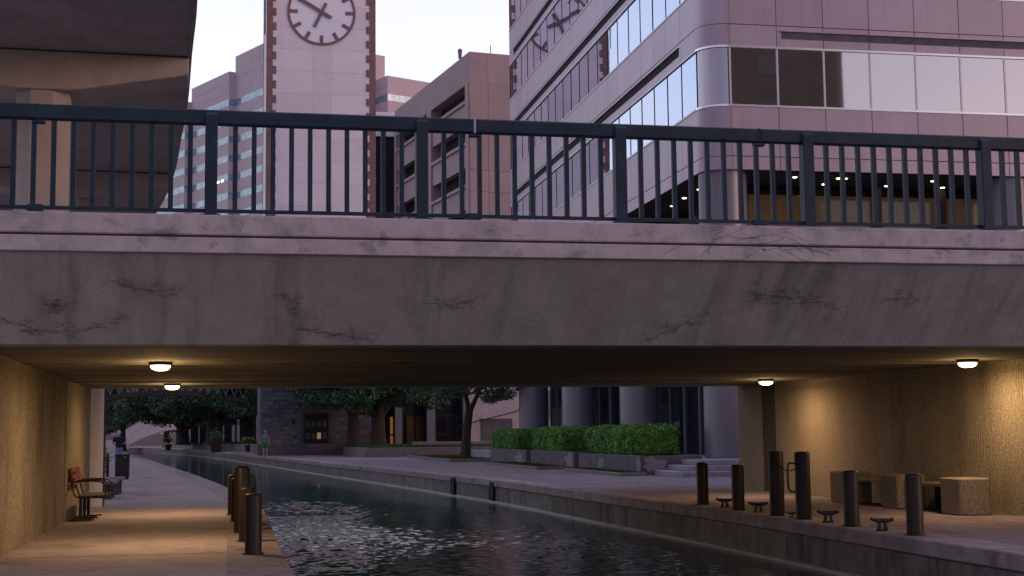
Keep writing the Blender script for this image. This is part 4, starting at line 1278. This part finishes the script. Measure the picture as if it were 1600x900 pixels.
# ================================================================== TREES
def tree(x, y, z, h, trunk_r, crown_c, crown_r, crown_h, n, label, forks=4, leafm='leaf', lean=0.0, size=0.13, clear=2.4, group='trees beyond the bridge'):
    t_ = thing('oak_tree' if leafm == 'leaf' else 'broadleaf_tree', label, 'tree', (x, y, z), 0, group)
    mb = MB()
    fk = clear
    mb.tube([(0, 0, -0.1), (0.02, 0, 0.25), (lean * 0.4, 0, fk * 0.55), (lean, 0, fk)], [trunk_r * 1.5, trunk_r * 1.1, trunk_r * 0.92, trunk_r * 0.85], 12)
    ends = []
    for k in range(forks):
        a = 2 * math.pi * k / forks + random.uniform(-0.4, 0.4)
        rr = crown_r * random.uniform(0.45, 0.75)
        e = (lean + rr * math.cos(a), rr * math.sin(a), fk + crown_h * random.uniform(0.35, 0.65))
        m_ = (lean + rr * 0.4 * math.cos(a), rr * 0.4 * math.sin(a), fk + crown_h * 0.2)
        mb.tube(smooth_line([(lean, 0, fk - 0.25), m_, e], 4), [trunk_r * (0.62 - 0.055 * q) for q in range(9)], 8)
        ends.append(e)
        for q in range(2):
            b = a + random.uniform(-0.9, 0.9)
            r2 = crown_r * random.uniform(0.7, 0.95)
            e2 = (lean + r2 * math.cos(b), r2 * math.sin(b), fk + crown_h * random.uniform(0.25, 0.7))
            mb.tube([m_, tuple((Vector(m_) + Vector(e2)) / 2 + Vector((0, 0, 0.25))), e2], [trunk_r * 0.34, trunk_r * 0.2, trunk_r * 0.08], 6)
            ends.append(e2)
    mb.build('trunk', 'bark', t_, True)
    cl = []
    for k in range(46):
        d = rng.normal(0, 1, 3); d /= np.linalg.norm(d)
        r = rng.uniform(0.35, 0.95)
        zz = crown_c + d[2] * r * crown_h * 0.5
        cl.append((lean + d[0] * r * crown_r, d[1] * r * crown_r, max(zz, fk - 0.2), crown_r * rng.uniform(0.16, 0.30), crown_r * rng.uniform(0.11, 0.2)))
    for k in range(26):      # low hanging skirt of the crown
        a = rng.uniform(0, 6.28); r = crown_r * rng.uniform(0.35, 1.0)
        cl.append((lean + r * math.cos(a), r * math.sin(a), fk + rng.uniform(0.5, 1.7), crown_r * rng.uniform(0.13, 0.24), crown_r * rng.uniform(0.08, 0.14)))
    for e in ends:
        cl.append((*e, crown_r * 0.25, crown_r * 0.16))
    p, d = clump_points(cl, n)
    link('crown', leaf_mesh('crown', p, d, size, leafm, 0.6, 0.7), t_)
    return t_
tree(12.36, 71.9, 0.3, 9, 0.24, 6.8, 3.2, 4.6, 9000, 'slim forked tree beside the farthest hedge', 3, clear=2.5, lean=0.25, size=0.12)
tree(9.9, 90.0, 0.72, 10, 0.50, 5.4, 5.0, 5.2, 22000, 'thick-trunked oak right in front of the tower base', 5, clear=2.0)
tree(8.7, 94.0, 0.75, 10, 0.42, 5.8, 4.4, 4.8, 18000, 'forked oak trunk just left of the thick oak, right of the tower door', 4, clear=2.3)
tree(3.9, 112, 0.8, 10, 0.36, 6.0, 5.2, 4.8, 20000, 'straight oak trunk at the left corner of the tower base', 4, clear=2.9)
tree(-3.2, 140, 0.8, 10, 0.55, 5.2, 6.5, 5.4, 24000, 'spreading oak beside the arched footbridge', 6, clear=1.6, size=0.16)
tree(-0.6, 132, 0.8, 10, 0.45, 5.8, 5.5, 5.0, 20000, 'oak between the spreading oak and the dark arches', 4, clear=2.2, size=0.16)
tree(3.0, 138, 0.8, 10, 0.4, 6.2, 5.5, 5.2, 20000, 'oak standing before the right end of the dark arches', 4, clear=2.6, size=0.16)
tree(-13, 118, 0.0, 11, 0.4, 5.6, 5.8, 6.4, 26000, 'leafy tree on the left bank beyond the standing man', 5, 'leaf2', clear=2.2, size=0.15)
tree(-9.5, 150, 0.2, 11, 0.4, 5.8, 5.6, 6.2, 24000, 'leafy tree hanging over the left end of the footbridge', 5, 'leaf2', clear=2.6, size=0.17)
tree(-17, 165, 0.2, 12, 0.4, 6.0, 7.0, 7.0, 22000, 'big leafy tree far back on the left bank', 5, 'leaf2', clear=2.4, size=0.2)
tree(-24, 200, 0.2, 12, 0.5, 5.6, 9, 8.0, 22000, 'broad leafy tree closing the view behind the footbridge, left', 5, 'leaf2', clear=2.0, size=0.26)
tree(-8, 236, 0.2, 12, 0.5, 6.2, 10, 8.5, 22000, 'broad leafy tree closing the view behind the footbridge, right', 5, 'leaf2', clear=2.8, size=0.28)
tree(-34, 272, 0.2, 12, 0.5, 6.4, 12, 10, 20000, 'wide leafy tree behind the far garden wall, left one', 5, 'leaf2', clear=2.2, size=0.34)
tree(-12, 276, 0.2, 12, 0.5, 6.4, 12, 10, 20000, 'wide leafy tree behind the far garden wall, right one', 5, 'leaf2', clear=2.2, size=0.34)
# far end of the canal: a pinkish low wall that closes the view
tag(MB().box(-60, 30, 262, 263, -1, 2.1).build('garden_wall', 'curb'), 'pinkish garden wall at the far end of the canal behind the footbridge', 'wall')

# ivy on the left bank beside the column
t_ = thing('ivy', 'bright green ivy trailing beside the pale round column on the left', 'plant', (-3.02, 38.5, 0))
MB().tube([(0, 0, 0), (0.03, 0, 0.6), (-0.02, 0, 1.2), (0.02, 0, 2.0)], [0.03, 0.025, 0.02, 0.01], 6).build('stem', 'bark', t_)
pp = np.stack([rng.normal(0.0, 0.07, 1500), rng.normal(0, 0.3, 1500), np.abs(rng.normal(0, 0.7, 1500)) + 0.05], 1)
link('foliage', leaf_mesh('foliage', pp, np.tile([0.5, -0.8, 0.2], (1500, 1)), 0.05, 'ivy', 0.8, 0.7), t_)
tag(MB().box(-3.6, -3.15, 36, 110, -0.02, 1.1).build('garden_wall', 'planter') if False else MB().box(-14.4, -13.9, 34, 110, -0.02, 1.1).build('garden_wall', 'planter'), 'low dark garden wall along the left bank', 'wall')

# planters and pots on the far promenade
t_ = thing('planter_tub', 'tall dark square planter tub on the far right bank', 'planter', (-0.1, 122, 0.15))
MB().prism([(-0.42, -0.42), (0.42, -0.42), (0.42, 0.42), (-0.42, 0.42)], 'z', 0, 1.15).build('tub', 'pot', t_, False, 0.04)
for k in range(6):
    MB().box(-0.40 + k * 0.14, -0.30 + k * 0.14, -0.45, -0.421, 0.05, 1.1).build('tub_slat', 'pot', t_)
pp = rng.normal(0, 0.25, (500, 3)) + np.array([0, 0, 1.35])
link('foliage', leaf_mesh('foliage', pp, np.tile([0, -1, 0.4], (500, 1)), 0.09, 'leaf', 0.5, 0.7), t_)
for x, y, lab in ((2.55, 121, 'potted fern on the promenade just left of the person in green shorts'), (-4.9, 150, 'potted palm beside the spreading oak')):
    t_ = thing('potted_plant', lab, 'plant', (x, y, 0.15), 0, 'potted plants on the far promenade')
    MB().lathe([(0.26, 0), (0.34, 0.55), (0.37, 0.6)], 14).build('pot', 'pot', t_, True)
    mb = MB()
    for k in range(34):
        a = random.uniform(0, 6.28); l = random.uniform(0.5, 1.0)
        p0 = Vector((0, 0, 0.6)); p1 = Vector((l * 0.5 * math.cos(a), l * 0.5 * math.sin(a), 1.0 + random.uniform(0, 0.3))); p2 = Vector((l * math.cos(a), l * math.sin(a), 0.9 + random.uniform(-0.2, 0.35)))
        s_ = Vector((-math.sin(a), math.cos(a), 0)) * 0.07
        i = len(mb.v)
        mb.v += [tuple(p0), tuple(p1 - s_), tuple(p1 + s_), tuple(p2)]
        mb.f += [(i, i + 1, i + 2), (i + 1, i + 3, i + 2)]
    me = bpy.data.meshes.new('fronds'); me.from_pydata(mb.v, [], mb.f); me.materials.append(M['ivy'])
    link('fronds', me, t_)

# ================================================================== PEOPLE
def remeshed(mb, name, m, parent, vox=0.018):
    o = mb.build(name, m, None)
    r = o.modifiers.new('r', 'REMESH'); r.mode = 'VOXEL'; r.voxel_size = vox
    s_ = o.modifiers.new('s', 'SMOOTH'); s_.iterations = 4; s_.factor = 0.5
    dg = bpy.context.evaluated_depsgraph_get()
    me = bpy.data.meshes.new_from_object(o.evaluated_get(dg))
    o.modifiers.clear()
    old = o.data
    o.data = me
    bpy.data.meshes.remove(old)
    me.polygons.foreach_set('use_smooth', [True] * len(me.polygons))
    if not me.materials: me.materials.append(M[m])
    o.parent = parent
    return o
def person(x, y, z, h, rz, label, top, legs, hair, shorts=False, arms='front'):
    s = h / 1.78
    t_ = thing('person', label, 'person', (x, y, z), rz)
    V3 = lambda a, b, c: (a * s, b * s, c * s)
    T = lambda mb, pts, rr: mb.tube([V3(*p) for p in pts], [r * s for r in rr], 12)
    # facing local +y; body: one continuous figure
    b = MB()
    b.ball(V3(0, 0.01, 1.665), (0.078 * s, 0.095 * s, 0.115 * s))
    b.ball(V3(0, 0.095, 1.655), (0.016 * s, 0.022 * s, 0.022 * s), 8, 6)
    for e in (-1, 1):
        b.ball(V3(e * 0.08, 0, 1.66), (0.012 * s, 0.02 * s, 0.032 * s), 8, 6)
    T(b, [(0, -0.01, 1.42), (0, 0, 1.6)], (0.062, 0.055))
    T(b, [(0, 0, 0.9), (0, 0, 1.1), (0, 0, 1.3), (0, 0, 1.45)], (0.14, 0.13, 0.155, 0.08))
    hands = []
    for e in (-1, 1):
        if arms == 'front':
            el = (e * 0.30, -0.02, 1.13); wr = (e * 0.17, 0.20, 1.08)
        else:
            el = (e * 0.27, -0.03, 1.13); wr = (e * 0.29, 0.06, 0.88)
        T(b, [(e * 0.17, 0, 1.42), (e * 0.21, 0, 1.38), el, wr], (0.06, 0.055, 0.043, 0.03))
        d = (Vector(wr) - Vector(el)).normalized()
        pc = Vector(wr) + d * 0.05
        b.ball(V3(*pc), (0.036 * s, 0.04 * s, 0.042 * s), 10, 8)
        for q in range(4):
            off = Vector((0.0, 0, 0)) + Vector((1, 0, 0)) * (q - 1.5) * 0.017
            if arms != 'front': off = Vector((0, 1, 0)) * (q - 1.5) * 0.017
            L_ = (0.075, 0.085, 0.08, 0.062)[q]
            T(b, [tuple(pc + off), tuple(pc + off + d * L_ * 0.6), tuple(pc + off + d * L_ + Vector((-e * 0.015, 0, -0.012)))], (0.0105, 0.0095, 0.008))
        T(b, [tuple(pc), tuple(pc + Vector((-e * 0.03, 0.02, 0.0)) + d * 0.02), tuple(pc + Vector((-e * 0.04, 0.025, 0)) + d * 0.045)], (0.012, 0.011, 0.009))
        T(b, [(e * 0.09, 0, 0.92), (e * 0.1, 0.01, 0.5), (e * 0.105, -0.01, 0.3), (e * 0.105, -0.01, 0.07)], (0.09, 0.058, 0.055, 0.04))
        T(b, [(e * 0.105, -0.05, 0.045), (e * 0.115, 0.1, 0.04), (e * 0.12, 0.17, 0.03)], (0.045, 0.045, 0.03))
    remeshed(b, 'body', 'skin', t_, 0.014 * s)
    c = MB()
    T(c, [(0, 0, 0.93), (0, 0, 1.1), (0, 0, 1.3), (0, 0, 1.40), (0, 0, 1.485)], (0.165, 0.158, 0.185, 0.165, 0.075))
    for e in (-1, 1):
        T(c, [(e * 0.12, 0, 1.40), (e * 0.20, 0, 1.385), (e * 0.255, -0.01, 1.22)], (0.09, 0.082, 0.07))
    remeshed(c, 'shirt', top, t_, 0.014 * s)
    c = MB()
    c.ball(V3(0, 0, 0.92), (0.172 * s, 0.14 * s, 0.12 * s))
    for e in (-1, 1):
        if shorts:
            T(c, [(e * 0.085, 0, 0.92), (e * 0.105, 0.005, 0.55)], (0.108, 0.105))
        else:
            T(c, [(e * 0.085, 0, 0.92), (e * 0.10, 0.01, 0.5), (e * 0.105, -0.01, 0.07)], (0.108, 0.08, 0.068))
    remeshed(c, 'shorts' if shorts else 'trousers', legs, t_, 0.014 * s)
    c = MB()
    c.ball(V3(0, -0.012, 1.685), (0.088 * s, 0.098 * s, 0.105 * s))
    c.ball(V3(0, -0.035, 1.64), (0.082 * s, 0.075 * s, 0.08 * s))
    remeshed(c, 'hair', hair, t_, 0.014 * s)
    if not shorts:
        c = MB()
        for e in (-1, 1):
            T(c, [(e * 0.105, -0.06, 0.045), (e * 0.115, 0.1, 0.042), (e * 0.12, 0.18, 0.03)], (0.052, 0.052, 0.038))
        remeshed(c, 'shoes', 'iron', t_, 0.014 * s)
    return t_
person(-4.84, 74.1, 0, 1.80, rad(8), 'white-haired person in navy shirt and light jeans standing with back turned', 'navy', 'denim', 'hairw')
person(3.0, 99.2 - 6, .16, 1.68, rad(160), 'person in green shorts and blue-grey top walking by the tower base', 'gtop', 'gshort', 'hairb', True, 'side')
person(-9.6, 118, 0, 1.65, rad(-150), 'distant person in a white top at the left edge behind the column', 'wtop', 'gtop', 'hairb', False, 'side')

# ================================================================== BUILDING BEHIND THE CAMERA (seen mirrored in the office glass)
t_ = thing('brown_tower_block', 'brown building seen only as a reflection in the office windows at right', 'building', (44, -46, 0))
MB().box(-14, 9, -12, 2, 0, 75).build('wall', 'brownglass', t_)
MB().lathe([(4.0, 0), (4.0, 75)], 28, (9, -2.0, 0)).build('rounded_corner', 'brownglass', t_, True)
wmh = MB().box(-1.1, 1.1, 2.0, 2.05, -0.9, 0.9).mesh('window', 'darkglass')
for k in range(4):
    for j in range(12):
        link('window', wmh, t_, (-11.5 + k * 5.2, 0, 14 + j * 4.4))
